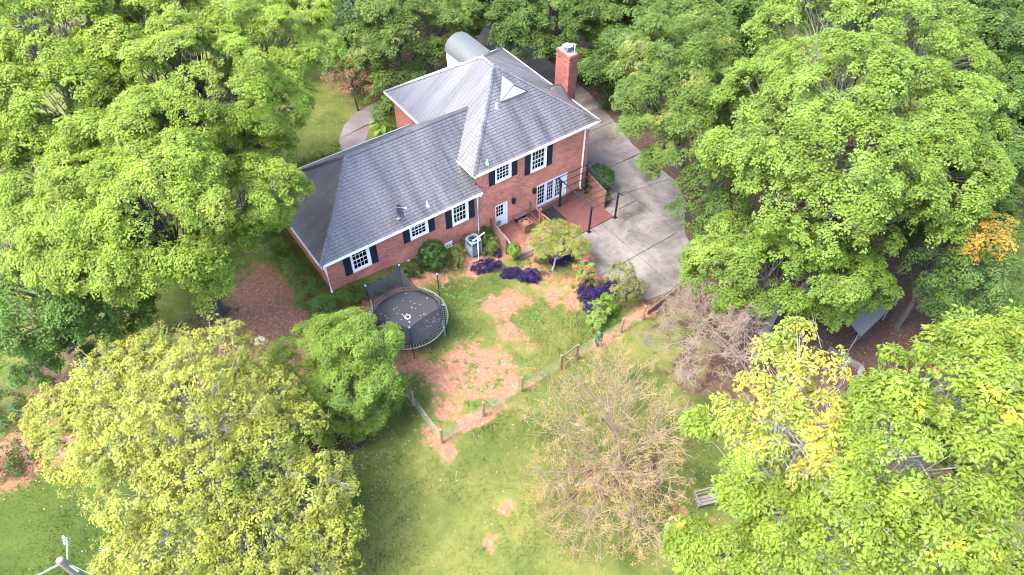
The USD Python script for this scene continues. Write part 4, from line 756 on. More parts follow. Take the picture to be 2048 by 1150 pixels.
tree('dogwood_tree', 'small mid green tree at the concrete edge under the big maple', 'tree', (10.4, -10.4), LOBES['mapleM'], 'leaf_mid', 'bark_grey', .28, 1.2, 40, .11, .07, .16, seed=32, upb=.8)
tree('pecan_tree', 'drooping yellow green pecan leaning over the driveway', 'tree', (16.6, -2.2), LOBES['pecan'], 'leaf_pale', 'bark_dark', .36, 1.3, 40, .19, .06, .3, seed=33, bough=1.0, lo=.62, droop=.9, upb=.6, dome=.7)
tree('leafy_tree', 'green tree behind the chimney at the top of the driveway', 'tree', (16.9, 12.8), LOBES['treeT'], 'leaf_mid', 'bark_dark', .34, 1.3, 42, .135, .09, .28, seed=34, bough=1.0, lo=.62, upb=.7)
tree('leafy_tree', 'light green tree behind the barrel roofed portico', 'tree', (4.2, 18.0), LOBES['treeU'], 'leaf_pale', 'bark_dark', .34, 1.3, 42, .135, .09, .28, seed=35, bough=1.0, lo=.62, upb=.7)
tree('hemlock_tree', 'layered dark evergreen beside the white portico', 'tree', (5.0, 14.9), LOBES['hemlock'], 'leaf_dark', 'bark_dark', .7, 1.0, 90, .15, .05, .16, seed=36, upb=1.4, dome=.2, flatz=.7)
tree('dark_tree', 'dark green tree at the top edge left of the portico', 'tree', (1.9, 21.9), LOBES['darkC'], 'leaf_dark', 'bark_dark', .6, 1.0, 60, .18, .1, .25, seed=37, lo=.62)
tree('dogwood_tree', 'small rusty dogwood with a dark stem behind the curved path', 'tree', (.5, 18.0), LOBES['dogwood'], 'leaf_rust', 'bark_dark', .35, .6, 24, .11, .06, .1, seed=38, twigs=120, upb=1.0)
tree('woodland_tree', 'mid green woodland tree in the top right corner', 'tree', (31.5, -12.5), LOBES['rt1'], 'leaf_mid', 'bark_dark', .38, 1.2, 42, .16, .11, .3, seed=39, bough=1.0, lo=.62, upb=.8, dome=.5)
tree('woodland_tree', 'shaded woodland tree right of the big maple', 'tree', (22.4, -19.0), LOBES['rt2'], 'leaf_mid', 'bark_dark', .34, 1.3, 42, .14, .095, .25, seed=40, bough=1.0, lo=.62, upb=.8, dome=.5)
tree('feathery_tree', 'feathery dark green tree behind the grey shelter', 'tree', (16.4, -20.6), LOBES['dk1'], 'leaf_dark', 'bark_dark', .5, 1.05, 80, .16, .055, .18, seed=41)
tree('feathery_tree', 'feathery olive tree at the right edge below the orange one', 'tree', (15.8, -23.4), LOBES['dk2'], 'leaf_mid', 'bark_dark', .5, 1.0, 70, .16, .06, .2, seed=42)
tree('orange_tree', 'small tree turned golden orange among dark green trees', 'tree', (19.2, -21.2), LOBES['orange'], 'leaf_orange', 'bark_dark', .35, 1.1, 50, .13, .06, .1, seed=43)
BG = LOBES['bg']
proto = tree('background_tree', 'green tree at the top edge, first right of the chimney', 'tree', (BG[0][0], BG[0][1]), [(BG[0][0], BG[0][1], BG[0][2], BG[0][3]), (BG[0][0]+2.2, BG[0][1]+1, BG[0][2]-1.2, 2.6), (BG[0][0]-2.1, BG[0][1]-.6, BG[0][2]-1.0, 2.5), (BG[0][0]+.4, BG[0][1]-2.3, BG[0][2]-1.5, 2.3)], 'leaf_mid', 'bark_dark', .5, 1.4, 54, .22, .14, .28, seed=44, inst=False, bough=1.0, lo=.62, upb=.8, group='woodland along the far edge')
BGL = [None, 'green tree at the top edge left of the big maple', 'tree between the big maple and the top edge', 'tree at the top edge behind the oaks', 'tree crowding the driveway top on its right', 'tree beside the far end of the driveway', 'far tree behind the top right corner', 'far tree right of the big maple top', 'tree beyond the driveway bend at the top edge', 'tree squeezed between pecan and big maple']
BG = BG + BG2; BGL += ['green tree in the unbroken woodland canopy along the top edge']*len(BG2)
for q in range(1, len(BG)):
    x, y, z, r = BG[q]; pth = '/World/'+numbered('/World', 'background_tree'); xf = UsdGeom.Xform.Define(stage, pth)
    xf.GetPrim().GetReferences().AddInternalReference(proto.path)
    xf.ClearXformOpOrder(); s = r/BG[0][3]*1.0
    xf.AddXformOp(UsdGeom.XformOp.TypeTransform, UsdGeom.XformOp.PrecisionDouble, 'place').Set(Gf.Matrix4d(s*math.cos(q*1.7), s*math.sin(q*1.7), 0, 0, -s*math.sin(q*1.7), s*math.cos(q*1.7), 0, 0, 0, 0, s*.95, 0, x, y, float(gz(x)), 1))
    xf.GetPrim().SetInstanceable(True); meta(xf.GetPrim(), BGL[q], 'tree', 'woodland along the far edge')

def shrub(name, label, base, lobes, leaf, rc=.16, dens=1.3, k=26, L=.075, W=.045, seed=1, cat='shrub', stem=True, blossoms=0, group=None, extra=None, **kw):
    """lobes relative to the ground at base: dx, dy, height, radius."""
    rng = np.random.default_rng(seed); bx, by = base; bz = float(gz(bx)); T = Thing(name, label, cat, (bx, by, bz), group)
    Lb = [(bx+a, by+b, bz+c, r) for a, b, c, r in lobes]
    C, N = clump_points(Lb, rng, rc, dens, kw.get('flatz', .9), under=kw.get('under', .45), rough=kw.get('rough', .2), lo=kw.get('lo', .8))
    C[:, 2] = np.maximum(C[:, 2], bz+.05)
    c, a, n, Ls, Ws = fluff(C, N, rng, rc, k, L, W, kw.get('upb', .4), kw.get('jit', .9), kw.get('droop', .1), kw.get('dome', .35))
    if stem:
        sb = MB()
        for x, y, z, r in Lb:
            for _ in range(3): limb((bx+rng.normal()*.05, by+rng.normal()*.05, bz-.05), (x+rng.normal()*r*.3, y+rng.normal()*r*.3, z+r*.3), kw.get('sr', .02), .006, rng, sb, 4, .1, 3, .05)
        T.part('stem', sb, kw.get('bark', 'bark_brown'))
    T.part('foliage', leaf_mesh(c, a, n, Ls, Ws), leaf, kind='stuff')
    if blossoms:
        idx = rng.permutation(len(C))[:blossoms]; cc = C[idx]+N[idx]*.1; nn = np.repeat(cc, 9, 0)+rng.normal(size=(blossoms*9, 3))*.05
        T.part('blossoms', leaf_mesh(nn, unit(rng.normal(size=nn.shape)), unit(rng.normal(size=nn.shape)+[0, 0, .8]), np.full(len(nn), .1), np.full(len(nn), .08)), 'petal', kind='stuff')
    return T
shrub('boxwood', 'large clipped round boxwood against the low wing wall', (-3.75, -.75), [(0, 0, .9, .9), (0, 0, 1.25, .76), (0, .02, .5, .82)], 'leaf_box', .17, 1.6, 34, .07, .045, 1, rough=.1, lo=.9)
shrub('boxwood', 'dark clipped round bush beside the slatted screen on the driveway', (10.15, -.55), [(0, 0, .85, .95), (.1, .2, 1.1, .85), (-.2, .3, .7, .8)], 'leaf_box', .19, 1.5, 36, .08, .05, 2, rough=.1, lo=.9)
shrub('foundation_shrub', 'yellow green shrub left of the air conditioner', (-2.5, -1.3), [(0, 0, .5, .5), (.35, .5, .6, .45), (-.2, -.4, .35, .4), (.55, .9, .5, .4)], 'leaf_bed', .16, 1.1, 20, .09, .05, 3, rough=.5)
shrub('foundation_shrub', 'small feathery shrub behind the air conditioner by the wall', (-1.0, -.1), [(0, 0, .6, .35), (.3, .1, .5, .3)], 'leaf_bed', .14, 1.0, 18, .08, .04, 4, rough=.4)
shrub('foundation_shrub', 'bright leaved shrub between the air conditioner and the slatted fence', (.1, -1.3), [(0, 0, .45, .5), (.35, .4, .5, .45), (.1, .9, .5, .45), (-.3, -.3, .3, .35)], 'leaf_bed', .16, 1.1, 22, .1, .06, 5, rough=.4)
shrub('foundation_shrub', 'leggy dark shrub in the corner behind the slatted fence', (.55, .05), [(0, -.1, .6, .4), (.2, -.35, .4, .35)], 'leaf_box', .15, 1.2, 24, .08, .05, 6)
for q, (x, y, r, lab) in enumerate([(-7.86, -1.1, .55, 'yellow green bed plant right of the trampoline net by the left window'), (-6.5, -1.0, .5, 'leafy bed plant behind the trampoline pole'), (-5.2, -.75, .5, 'low dark bed plant left of the round boxwood'), (-8.9, -.8, .5, 'bed plant under the left window beside the corner bush')]):
    shrub('bed_plant', lab, (x, y), [(0, 0, .35, r), (.4, .1, .3, r*.8), (-.4, -.1, .3, r*.75), (.1, -.45, .25, r*.6)], 'leaf_bed' if q != 2 else 'leaf_box', .16, 1.0, 20, .11, .055, 10+q, rough=.5)
for q, (x, y, lobes, lab) in enumerate([(-1.2, -2.45, [(0, 0, .2, .5), (.5, -.2, .2, .42), (-.45, .1, .2, .4), (.9, -.3, .15, .3)], 'purple leaved plant patch at the foot of the white T post'),
                                      (-.1, -3.75, [(0, 0, .2, .42), (.35, -.2, .18, .38), (-.3, .1, .15, .3)], 'middle purple leaved plant on the lawn edge, the darker of a pair'),
                                      (.72, -4.6, [(0, 0, .24, .48), (.3, -.15, .2, .42), (-.25, .2, .2, .38)], 'round purple leaved plant nearest the topiary stem'),
                                      (.25, -1.75, [(0, 0, .15, .3), (.2, .1, .12, .22)], 'smallest purple tuft beside the slatted fence post'),
                                      (2.75, -7.75, [(0, 0, .22, .5), (.4, .3, .2, .45), (.2, -.5, .2, .5)], 'purple leaved plant below the pink rose'),
                                      (2.35, -8.9, [(0, 0, .2, .45), (.3, -.5, .15, .4)], 'purple leaved plant beside the pale flowering bush'),
                                      (3.9, -8.6, [(0, 0, .25, .55), (.5, .2, .2, .5), (-.3, .4, .2, .45)], 'dark purple plant patch under the olive bush'),
                                      (3.5, -4.6, [(0, 0, .3, .6), (.5, .2, .25, .5), (-.4, .2, .2, .4)], 'dark purple plant in the shade of the umbrella shaped tree')]):
    shrub('purple_plant', lab, (x, y), lobes, 'leaf_purple', .14, 1.3, 26, .16, .03, 30+q, cat='plant', stem=False, rough=.5, jit=1.3, droop=-.2, upb=.3)
tp = shrub('topiary_bush', 'small bright green ball shaped bush at the end of the slatted fence', (1.05, -2.7), [(0, 0, 1.05, .42), (0, 0, .85, .4), (0, 0, .5, .26)], 'leaf_lime', .13, 1.6, 30, .06, .04, 45, rough=.1, sr=.03)
shrub('green_plant', 'low green tuft under the umbrella shaped tree by the steps', (2.3, -3.9), [(0, 0, .25, .4), (.3, .2, .25, .3)], 'leaf_box', .14, 1.1, 22, .12, .03, 46, cat='plant', stem=False)
shrub('rose_bush', 'rose bush covered in pink blossom beside the concrete', (3.5, -6.9), [(0, 0, .9, .65), (.3, .3, 1.2, .5), (-.3, .2, 1.0, .5), (.1, -.3, .6, .6)], 'leaf_white', .17, 1.0, 22, .09, .055, 47, blossoms=42, rough=.4)
shrub('olive_bush', 'large olive brown bush between the rose and the concrete', (4.55, -9.3), [(0, 0, 1.5, .85), (.2, .5, 2.0, .65), (-.3, -.3, 1.2, .8), (.5, -.4, 1.1, .75), (0, .9, 1.5, .6), (.2, -.2, .6, .8)], 'leaf_olivebush', .2, 1.1, 26, .1, .05, 48, rough=.5, sr=.035)
shrub('pale_flowering_bush', 'pale green white flowered bush by the hose post', (2.0, -9.9), [(0, 0, .5, .6), (.45, .1, .8, .5), (-.4, -.1, .4, .45), (.3, .6, 1.0, .35), (.35, .3, 1.3, .28)], 'leaf_white', .17, 1.1, 24, .1, .06, 49, rough=.5)
shrub('lime_bush', 'lime green upright bush behind the pale flowered bush', (2.9, -9.6), [(0, 0, .8, .45), (.05, .1, 1.3, .35), (.3, -.2, .5, .4)], 'leaf_lime', .16, 1.1, 24, .1, .06, 50, rough=.4)
# umbrella shaped small tree
tree('umbrella_tree', 'flat topped yellow green small tree over the patio steps', 'tree', (2.5, -4.9), [(2.2, -3.9, 2.1, .75), (2.9, -3.7, 2.3, .8), (3.6, -3.9, 2.3, .75), (3.1, -4.8, 2.0, .8), (4.1, -4.9, 1.9, .7), (3.9, -5.7, 1.6, .6), (2.0, -4.5, 1.9, .6), (4.4, -4.3, 2.0, .55), (4.5, -5.5, 1.5, .5)], 'leaf_canopy', 'bark_pale', .17, 1.5, 30, .075, .045, .07, seed=51, flatz=.55, upb=.9, under=.15, branch_share=.2)
# hedge along the left wall
rngh = np.random.default_rng(60)
shrub('hedge', 'dark green hedge along the shaded left end wall', (-11.55, 2.6), [(rngh.normal()*.08, t, .55+rngh.normal()*.06, .68+rngh.normal()*.05) for t in np.arange(-2.6, 5.8, .6)], 'leaf_hedge', .2, 1.15, 32, .085, .05, 61, cat='hedge', stem=False, rough=.25)
shrub('boxwood', 'rounded dark bush at the near end of the hedge', (-11.35, -1.15), [(0, 0, .65, .75), (.1, .1, .8, .65)], 'leaf_hedge', .19, 1.4, 34, .085, .05, 62, rough=.15)
shrub('boxwood', 'mid green rounded bush at the house corner behind the trampoline', (-9.75, -1.25), [(0, 0, .65, .7), (.1, .2, .85, .55)], 'leaf_mid', .19, 1.3, 32, .085, .05, 63, rough=.2)
shrub('corner_weed', 'bright green weed at the foot of the left downspout', (-10.45, -.35), [(0, 0, .25, .35), (-.3, .2, .2, .25)], 'leaf_lime', .12, 1.2, 20, .08, .05, 64, cat='plant')
shrub('front_hedge', 'low clipped hedge along the lawn behind the low wing', (-4.9, 13.0), [(t, .12*t, .35, .45) for t in np.arange(-2.4, 1.3, .45)], 'leaf_bed', .17, 1.2, 24, .08, .05, 65, cat='hedge', stem=False)
shrub('roadside_shrubs', 'dark shrub bank beyond the driveway below the pecan', (18.2, 5.2), [(a, b, .7, 1.1) for a, b in ((0, 0), (-.6, 2), (.3, -1.8), (.5, 3.6), (1.4, 1), (1.0, -3.4), (2.4, 2.6), (2.2, -1.4), (-.4, 5.6), (1.2, 6.6), (1.4, -5.2))], 'leaf_dark', .3, 1.0, 30, .13, .07, 66, stem=False)
shrub('edge_shrub', 'dark shrub on the clay at the left edge', (-27.4, 2.0), [(0, 0, .9, 1.0), (.3, -.8, .7, .8), (-.8, .3, .9, .9)], 'leaf_dark', .25, 1.1, 32, .1, .06, 67)
shrub('edge_shrub', 'lower dark shrub at the left edge below the clay patch', (-28.0, -.9), [(0, 0, .8, .9), (.5, -.4, .6, .7), (-.6, .2, .8, .8)], 'leaf_dark', .25, 1.1, 32, .1, .06, 68)
for q, (x, y, s) in enumerate([(22, -4.5, 1.5), (25, 0, 1.6), (15.0, -12.5, 1.2), (21.5, -23.5, 1.3), (26, -15, 1.6), (13.8, -24.8, 1.0)]):
    shrub('undergrowth', ['undergrowth under the pecan beside the driveway', 'undergrowth in the gap above the big maple', 'undergrowth below the big maple at the concrete edge', 'undergrowth at the right edge below the golden tree', 'undergrowth in the gap right of the big maple', 'undergrowth behind the red machine'][q],
          (x, y), [(0, 0, .8, 1.2*s), (1.5*s, .5, .7, s), (-1.3*s, .6, .7, s), (.3, -1.5*s, .7, s), (.4, 1.6*s, .8, s)], 'leaf_dark', .34, .9, 30, .15, .08, 80+q, stem=False)
# big leaved plant by the path
bp = Thing('banana_plant', 'large leaved plant in the bed inside the path curve', 'plant', (.75, 14.1, float(gz(.75))))
rb_ = np.random.default_rng(70)
for q in range(11):
    th = q*2.4; tip = np.array([math.cos(th), math.sin(th), 0])*rb_.uniform(.5, 1.0); hz = rb_.uniform(.7, 1.5); b0 = bp.base
    pts = [b0, b0+tip*.35+[0, 0, hz], b0+tip+[0, 0, hz*.85]]
    ax = unit((pts[2]-pts[1])[None])[0]; sd = unit(np.cross(ax, [0, 0, 1.])[None])[0]
    prof = [(0, .05), (.25, .2), (.6, .22), (.85, .13), (1, .01)]; Lq = rb_.uniform(.7, 1.0); V, F = [], []
    for t, w in prof:
        c = pts[1]+ax*t*Lq+np.array([0, 0, -.25*t*t]); V += [c-sd*w, c+[0, 0, -.04], c+sd*w]
    for t in range(4): F += [[3*t, 3*t+1, 3*t+4], [3*t, 3*t+4, 3*t+3], [3*t+1, 3*t+2, 3*t+5], [3*t+1, 3*t+5, 3*t+4]]
    bp.part('leaf', MB().add(V, F), 'leaf_lime'); bp.part('stalk', MB().tube(pts[:2], [.03, .015], 5), 'leaf_lime')

# webworm nests on the yellowing tree's twigs
for x, y, z, lab in ((-15.44, -3.39, 4.6, 'white caterpillar web on the upper right twigs of the yellowing tree'), (-15.81, -12.47, 5.0, 'white caterpillar web at the right edge of the yellowing tree'), (-24.42, -10.16, 4.9, 'white caterpillar web near the utility pole')):
    rw = np.random.default_rng(int(abs(x)*10)); mb = MB()
    for _ in range(150):
        p = rw.normal(size=3)*[.1, .07, .06]; d = rw.normal(size=3)*[.15, .09, .08]; mb.tube([np.array([x, y, z])+p-d, np.array([x, y, z])+p+rw.normal(size=3)*.03, np.array([x, y, z])+p+d], .007, 3, cap=False)
    single('caterpillar_web', mb, 'web_silk', lab, 'web')

# ------------------------------------------------------------------ trampoline
TC = np.array([-7.77, -4.63]); TZ = 2.3; TR = 2.26; g0 = float(gz(TC[0]))
T = Thing('trampoline', 'round black trampoline with sagging net and dry leaves on its mat', 'trampoline', (*TC, g0))
def ring(r, z, n=72): a = np.linspace(0, 2*np.pi, n+1); return np.column_stack([TC[0]+r*np.cos(a), TC[1]+r*np.sin(a), np.full(n+1, z)])
T.part('frame_ring', MB().tube(ring(TR, TZ), .027, 8, cap=False), 'ring_steel', smooth=60)
mr_ = TR-.3; a = np.linspace(0, 2*np.pi, 73)[:-1]; V = [(TC[0], TC[1], TZ-.07)]; F = []
rings_ = [.5, 1.0, 1.5, mr_]
for r in rings_: V += [(TC[0]+r*math.cos(t), TC[1]+r*math.sin(t), TZ-.07+.05*(r/mr_)**2) for t in a]
F += [[0, 1+i, 1+(i+1) % 72] for i in range(72)]
for q in range(3):
    o, p_ = 1+q*72, 1+(q+1)*72
    for i in range(72): F += [[o+i, p_+i, p_+(i+1) % 72], [o+i, p_+(i+1) % 72, o+(i+1) % 72]]
mat_ = T.part('mat', MB().add(V, F), 'trampoline_mat', smooth=True)
T.part('mat_hem', MB().tube(ring(mr_, TZ-.015), .02, 5, cap=False), 'pole_black', mat_)
for q in range(8):
    t0, t1 = q*np.pi/4+.1, (q+1)*np.pi/4-.12; tt = np.linspace(t0, t1, 5); V = []
    for r in (.135, .175): V += [(TC[0]+.02+r*math.cos(t), TC[1]+.06+r*math.sin(t), TZ-.062) for t in tt]
    T.part('printed_dash', MB().add(V, [[i, i+1, 6+i, 5+i] for i in range(4)]), 'label_white', mat_)
for q in range(84):
    t = q*2*np.pi/84; c, s = math.cos(t), math.sin(t)
    T.part('spring', MB().tube([(TC[0]+(mr_+.01)*c, TC[1]+(mr_+.01)*s, TZ-.015), (TC[0]+(TR-.02)*c, TC[1]+(TR-.02)*s, TZ-.002)], .018, 4), 'spring_steel')
PA = np.radians([7, 67, 127, 187, 247, 307]); tops = []
for q, t in enumerate(PA):
    c = np.array([TC[0]+(TR+.04)*math.cos(t), TC[1]+(TR+.04)*math.sin(t)]); H_ = 1.85
    T.part('net_pole', MB().tube([(*c, g0+.05), (*c, TZ+H_)], .028, 8), 'pole_black'); T.part('pole_cap', MB().tube([(*c, TZ+H_), (*c, TZ+H_+.06), (*c, TZ+H_+.1)], [.05, .05, .02], 8), 'blue_foam'); tops.append(np.array([*c, TZ+H_-.03]))
for q in range(3):
    t0, t1 = PA[(2*q+1) % 6], PA[(2*q+2) % 6]; p, s = [np.array([TC[0]+TR*math.cos(t), TC[1]+TR*math.sin(t)]) for t in (t0, t1)]
    T.part('leg', MB().tube([(*p, TZ-.02), (*p, g0+.1), (*(p*.97+TC*.03), g0+.03), (*(s*.97+TC*.03), g0+.03), (*s, g0+.1), (*s, TZ-.02)], .025, 6), 'galvanised')
def net(p, q, sag_top, inn=.0, m=12, drop=0.):
    """Net panel from pole top p to pole top q, hanging to the mat's hem."""
    V, F = [], []
    for i in range(m+1):
        t = i/m; topp = p+(q-p)*t; topp = topp-np.array([0, 0, sag_top*4*t*(1-t)+drop*t]); dirc = unit((TC-topp[:2])[None])[0]; topp[:2] += dirc*inn*4*t*(1-t)
        a_ = math.atan2(topp[1]-TC[1], topp[0]-TC[0]); bot = np.array([TC[0]+(mr_+.02)*math.cos(a_), TC[1]+(mr_+.02)*math.sin(a_), TZ])
        for r in range(5): w = r/4; V.append(topp*(1-w)+bot*w+np.array([*dirc, 0])*.10*math.sin(np.pi*w))
    for i in range(m):
        for r in range(4): F.append([i*5+r, i*5+r+1, (i+1)*5+r+1, (i+1)*5+r])
    return MB().add(V, F), [V[i*5] for i in range(m+1)]
def netpart(p, q, st, inn=0, drop=0):
    mb, edge = net(p.copy(), q.copy(), st, inn, drop=drop); n_ = T.part('net_panel', mb, 'net', smooth=True); T.part('net_hem', MB().tube(edge, .014, 4), 'pole_black', n_)
lowp = tops[5].copy()
netpart(tops[2], tops[1], .05, .1); netpart(tops[3], tops[2], .45, .25)
mid = np.array([TC[0]+1.9*math.cos(PA[0]), TC[1]+1.9*math.sin(PA[0]), TZ+.55])
netpart(tops[1], mid, .35, .2); netpart(mid, tops[5], .25, .1)
netpart(tops[5], tops[4], .1, .15); netpart(tops[4], tops[3], .15, .15)

# ------------------------------------------------------------------ fence, gate, hose
FP = [(-10.35, -2.6), (-10.4, -4.9), (-10.43, -7.13), (-10.25, -9.33), (-10.22, -12.07), (-7.61, -11.94), (-4.95, -11.66), (-2.09, -11.44)]
FQ = [(-.76, -11.31), (.87, -11.22), (2.7, -11.25), (4.4, -11.3)]
Fn = Thing('wire_fence', 'low wire mesh fence on timber posts around the back yard', 'fence', (-10.22, -12.07, 1.45))
def fpost(x, y, h=1.3, r=.075): z = float(gz(x)); Fn.part('post', MB().tube([(x, y, z-.1), (x+.02, y, z+h)], r, 8), 'post_wood')
for p in FP: fpost(*p)
for p in FQ: fpost(*p)
plain('fence_wire', (.15, .155, .135), .5, .1, 6., 0, .3)
def wires(a, b):
    mb = MB(); n = max(3, int(math.dist(a, b)/.3))
    for hgt in np.linspace(.06, 1.05, 9):
        pts = [(a[0]+(b[0]-a[0])*t, a[1]+(b[1]-a[1])*t, float(gz(a[0]+(b[0]-a[0])*t))+hgt-.03*math.sin(np.pi*t)) for t in np.linspace(0, 1, 7)]; mb.tube(pts, .0045, 3, cap=False)
    for t in np.linspace(0, 1, n+1):
        x, y = a[0]+(b[0]-a[0])*t, a[1]+(b[1]-a[1])*t; z = float(gz(x)); mb.tube([(x, y, z+.05), (x, y, z+1.03)], .004, 3, cap=False)
    return mb
for L_ in (FP, FQ):
    for a, b in zip(L_[:-1], L_[1:]): Fn.part('wire_mesh', wires(a, b), 'fence_wire')
gt = Thing('garden_gate', 'small timber framed wire gate in the wire fence', 'gate', (-1.42, -11.38, .3))
ga_, gb2 = np.array([-2.0, -11.43]), np.array([-.84, -11.32])
zz0 = .42
for p in (ga_, gb2): gt.part('stile', MB().bar((*p, zz0+.08), (*p, zz0+1.12), .09, .09), 'post_wood')
gt.part('rail', MB().bar((*ga_, zz0+1.08), (*gb2, zz0+1.08), .05, .1), 'grey_wood'); gt.part('rail', MB().bar((*ga_, zz0+.14), (*gb2, zz0+.14), .05, .1), 'post_wood')
gt.part('brace', MB().bar((*ga_, zz0+1.02), (*gb2, zz0+.2), .03, .07), 'post_wood')
gt.part('wire_mesh', (lambda mb: [mb.tube([(*(ga_*(1-t)+gb2*t), zz0+.15), (*(ga_*(1-t)+gb2*t), zz0+1.05)], .003, 3, cap=False) for t in np.linspace(.1, .9, 7)] and mb)(MB()), 'fence_wire')
hose = MB()
for q in range(5):
    t = np.linspace(0, 2*np.pi, 25); r1, r2 = .2+q*.012, .48+q*.02
    hose.tube(np.column_stack([.87+r1*np.cos(t), -11.22+.08*np.sin(q*2+t)-.09+q*.02, .78+r2*np.sin(t)]), .02, 6, cap=False)
single('garden_hose', hose, 'hose_green', 'coiled green garden hose hung on a fence post right of the gate', 'hose', smooth=60)
single('retaining_board', MB().bar((4.9, -11.15, .22), (8.2, -10.75, .22), .06, .32), 'old_wood', 'brown board edging the end of the concrete', 'board')
single('edging_strip', MB().tube([(.35, -6.4, .1), (1.1, -6.6, .06), (1.75, -7.3, .05), (1.95, -8.4, .05), (1.75, -9.5, .05)], .012, 5), 'path_concrete', 'thin pale edging curving along the flower bed', 'edging')

# ------------------------------------------------------------------ pergola and patio things
PG = Thing('pergola', 'black metal pergola frame over the red patio', 'pergola', (7.8, -1.9, .06))
posts = [(6.65, -.35), (6.65, -3.55), (9.02, -3.5), (9.02, -.3)]
for x, y in posts:
    PG.part('post', MB().box((x-.05, y-.05, .065), (x+.05, y+.05, 2.3)), 'black_metal'); PG.part('base_plate', MB().box((x-.12, y-.12, .036 if y < -3.4 else .063), (x+.12, y+.12, .085)), 'black_metal')
for x in (6.65, 9.02): PG.part('beam', MB().bar((x, .0, 2.335), (x, -3.85, 2.335), .05, .07), 'rail_metal')
for q, yy in enumerate(np.linspace(-.1, -3.75, 8)): PG.part('rail', MB().bar((6.3, yy, 2.392), (9.4, yy, 2.392), .036, .036), 'rail_metal')
SC = Thing('slatted_screen', 'reddish slatted timber screen at the right end of the patio', 'screen', (9.3, -1.1, .06))
sa, sb_ = np.array([9.38, .15]), np.array([9.02, -2.32])
for t in (0, .5, 1): p = sa*(1-t)+sb_*t; SC.part('post', MB().bar((*p, -.05), (*p, 1.5), .1, .1), 'red_wood')
for q in range(8): z = .16+q*.17; SC.part('slat', MB().bar((*(sa+(-.055, 0)), z), (*(sb_+(-.055, 0)), z), .025, .13), 'red_wood')
SC.part('cap_rail', MB().bar((*sa, 1.52), (*sb_, 1.52), .14, .04), 'red_wood')
FS = Thing('slatted_fence', 'weathered slatted timber panel left of the brick paving', 'fence', (1.1, -.8, .02))
fa, fb = np.array([1.24, .2]), np.array([.93, -2.0])
for t in (0, 1): p = fa*(1-t)+fb*t; FS.part('post', MB().bar((*p, -.1), (*p, 1.32), .1, .1), 'old_wood')
for q in range(6): z = .16+q*.2; FS.part('slat', MB().bar((*(fa+(-.06, 0)), z), (*(fb+(-.06, 0)), z), .03, .165), 'old_wood')
FS.part('cap_rail', MB().bar((*fa, 1.34), (*fb, 1.34), .13, .035), 'old_wood')
LG = Thing('timber_rail_frame', 'new timber frame with top rails between brick paving and red patio', 'fence', (4.4, -1.0, .05))
l0, l1, l2 = (4.5, .22), (4.4, -1.06), (4.5, -2.25)
LG.part('post', MB().bar((*l0, .05), (*l0, 1.15), .07, .07), 'new_wood'); LG.part('post', MB().bar((*l1, .05), (*l1, 1.46), .15, .15), 'new_wood'); LG.part('post', MB().bar((*l2, .05), (*l2, 1.2), .13, .13), 'new_wood'); LG.part('post_cap', MB().bar((*l2, 1.2), (*l2, 1.25), .19, .19), 'red_wood')
for a, b in ((l0, l1), (l1, l2)):
    LG.part('rail', MB().bar((*a, 1.12), (*b, 1.12), .1, .04), 'new_wood'); LG.part('rail', MB().bar((*a, .2), (*b, .2), .05, .08), 'new_wood')
LG.part('brace', MB().bar((*l1, 1.05), (*l2, .22), .04, .08), 'new_wood')
BE = Thing('wall_bench', 'small dark bench against the brick wall beside the single door', 'bench', (3.55, .1, .05))
BE.part('seat', MB().box((3.05, -.08, .47), (4.1, .28, .52)), 'grey_wood')
for x in (3.2, 3.95): BE.part('leg', MB().box((x-.03, -.02, .05), (x+.03, .24, .469)), 'black_metal')
PL_ = Thing('planter_box', 'square tapered orange timber planter on the brick paving', 'planter', (3.25, -.95, .05))
PL_.part('box', MB().add([(2.98, -1.22, .05), (3.52, -1.22, .05), (3.52, -.68, .05), (2.98, -.68, .05), (2.92, -1.28, .8), (3.58, -1.28, .8), (3.58, -.62, .8), (2.92, -.62, .8)], [[0, 1, 5, 4], [1, 2, 6, 5], [2, 3, 7, 6], [3, 0, 4, 7], [3, 2, 1, 0]]), 'new_wood')
PL_.part('rim', MB().box((2.88, -1.32, .801), (3.62, -1.2, .84)).box((2.88, -.7, .801), (3.62, -.58, .84)).box((2.88, -1.199, .801), (3.0, -.701, .84)).box((3.5, -1.199, .801), (3.62, -.701, .84)), 'red_wood')
PL_.part('pot', MB().tube([(3.25, -.95, .6), (3.25, -.95, .8), (3.25, -.95, .82)], [.2, .23, .2], 16), 'terracotta')
single('door_mat', MB().box((5.05, -1.75, .064), (6.2, -.12, .078)), 'mat_black', 'black rubber mat on the red patio before the glazed doors', 'mat')
ST = Thing('timber_steps', 'low timber steps down from the brick paving to the garden bed', 'steps', (2.0, -2.6, 0))
ST.part('tread', MB().box((1.7, -2.75, -.05), (2.9, -2.37, .1)), 'grey_wood'); ST.part('tread', MB().box((1.35, -3.05, -.05), (2.8, -2.76, .04)), 'old_wood'); ST.part('edge_board', MB().bar((1.75, -.55, .1), (1.5, -2.3, .1), .05, .22), 'white_paint')
AC = Thing('air_conditioner', 'grey air conditioner unit with round fan grille by the brick wall', 'air conditioner', (-.85, -.85, .28))
ax0, ay0, az0, az1 = -.85, -.85, .3, 1.46
def rsq(r, n=32, e=4.5): t = np.linspace(0, 2*np.pi, n+1)[:-1]; c, s = np.cos(t), np.sin(t); k_ = (np.abs(c)**e+np.abs(s)**e)**(-1/e); return np.column_stack([ax0+r*k_*c, ay0+r*k_*s])
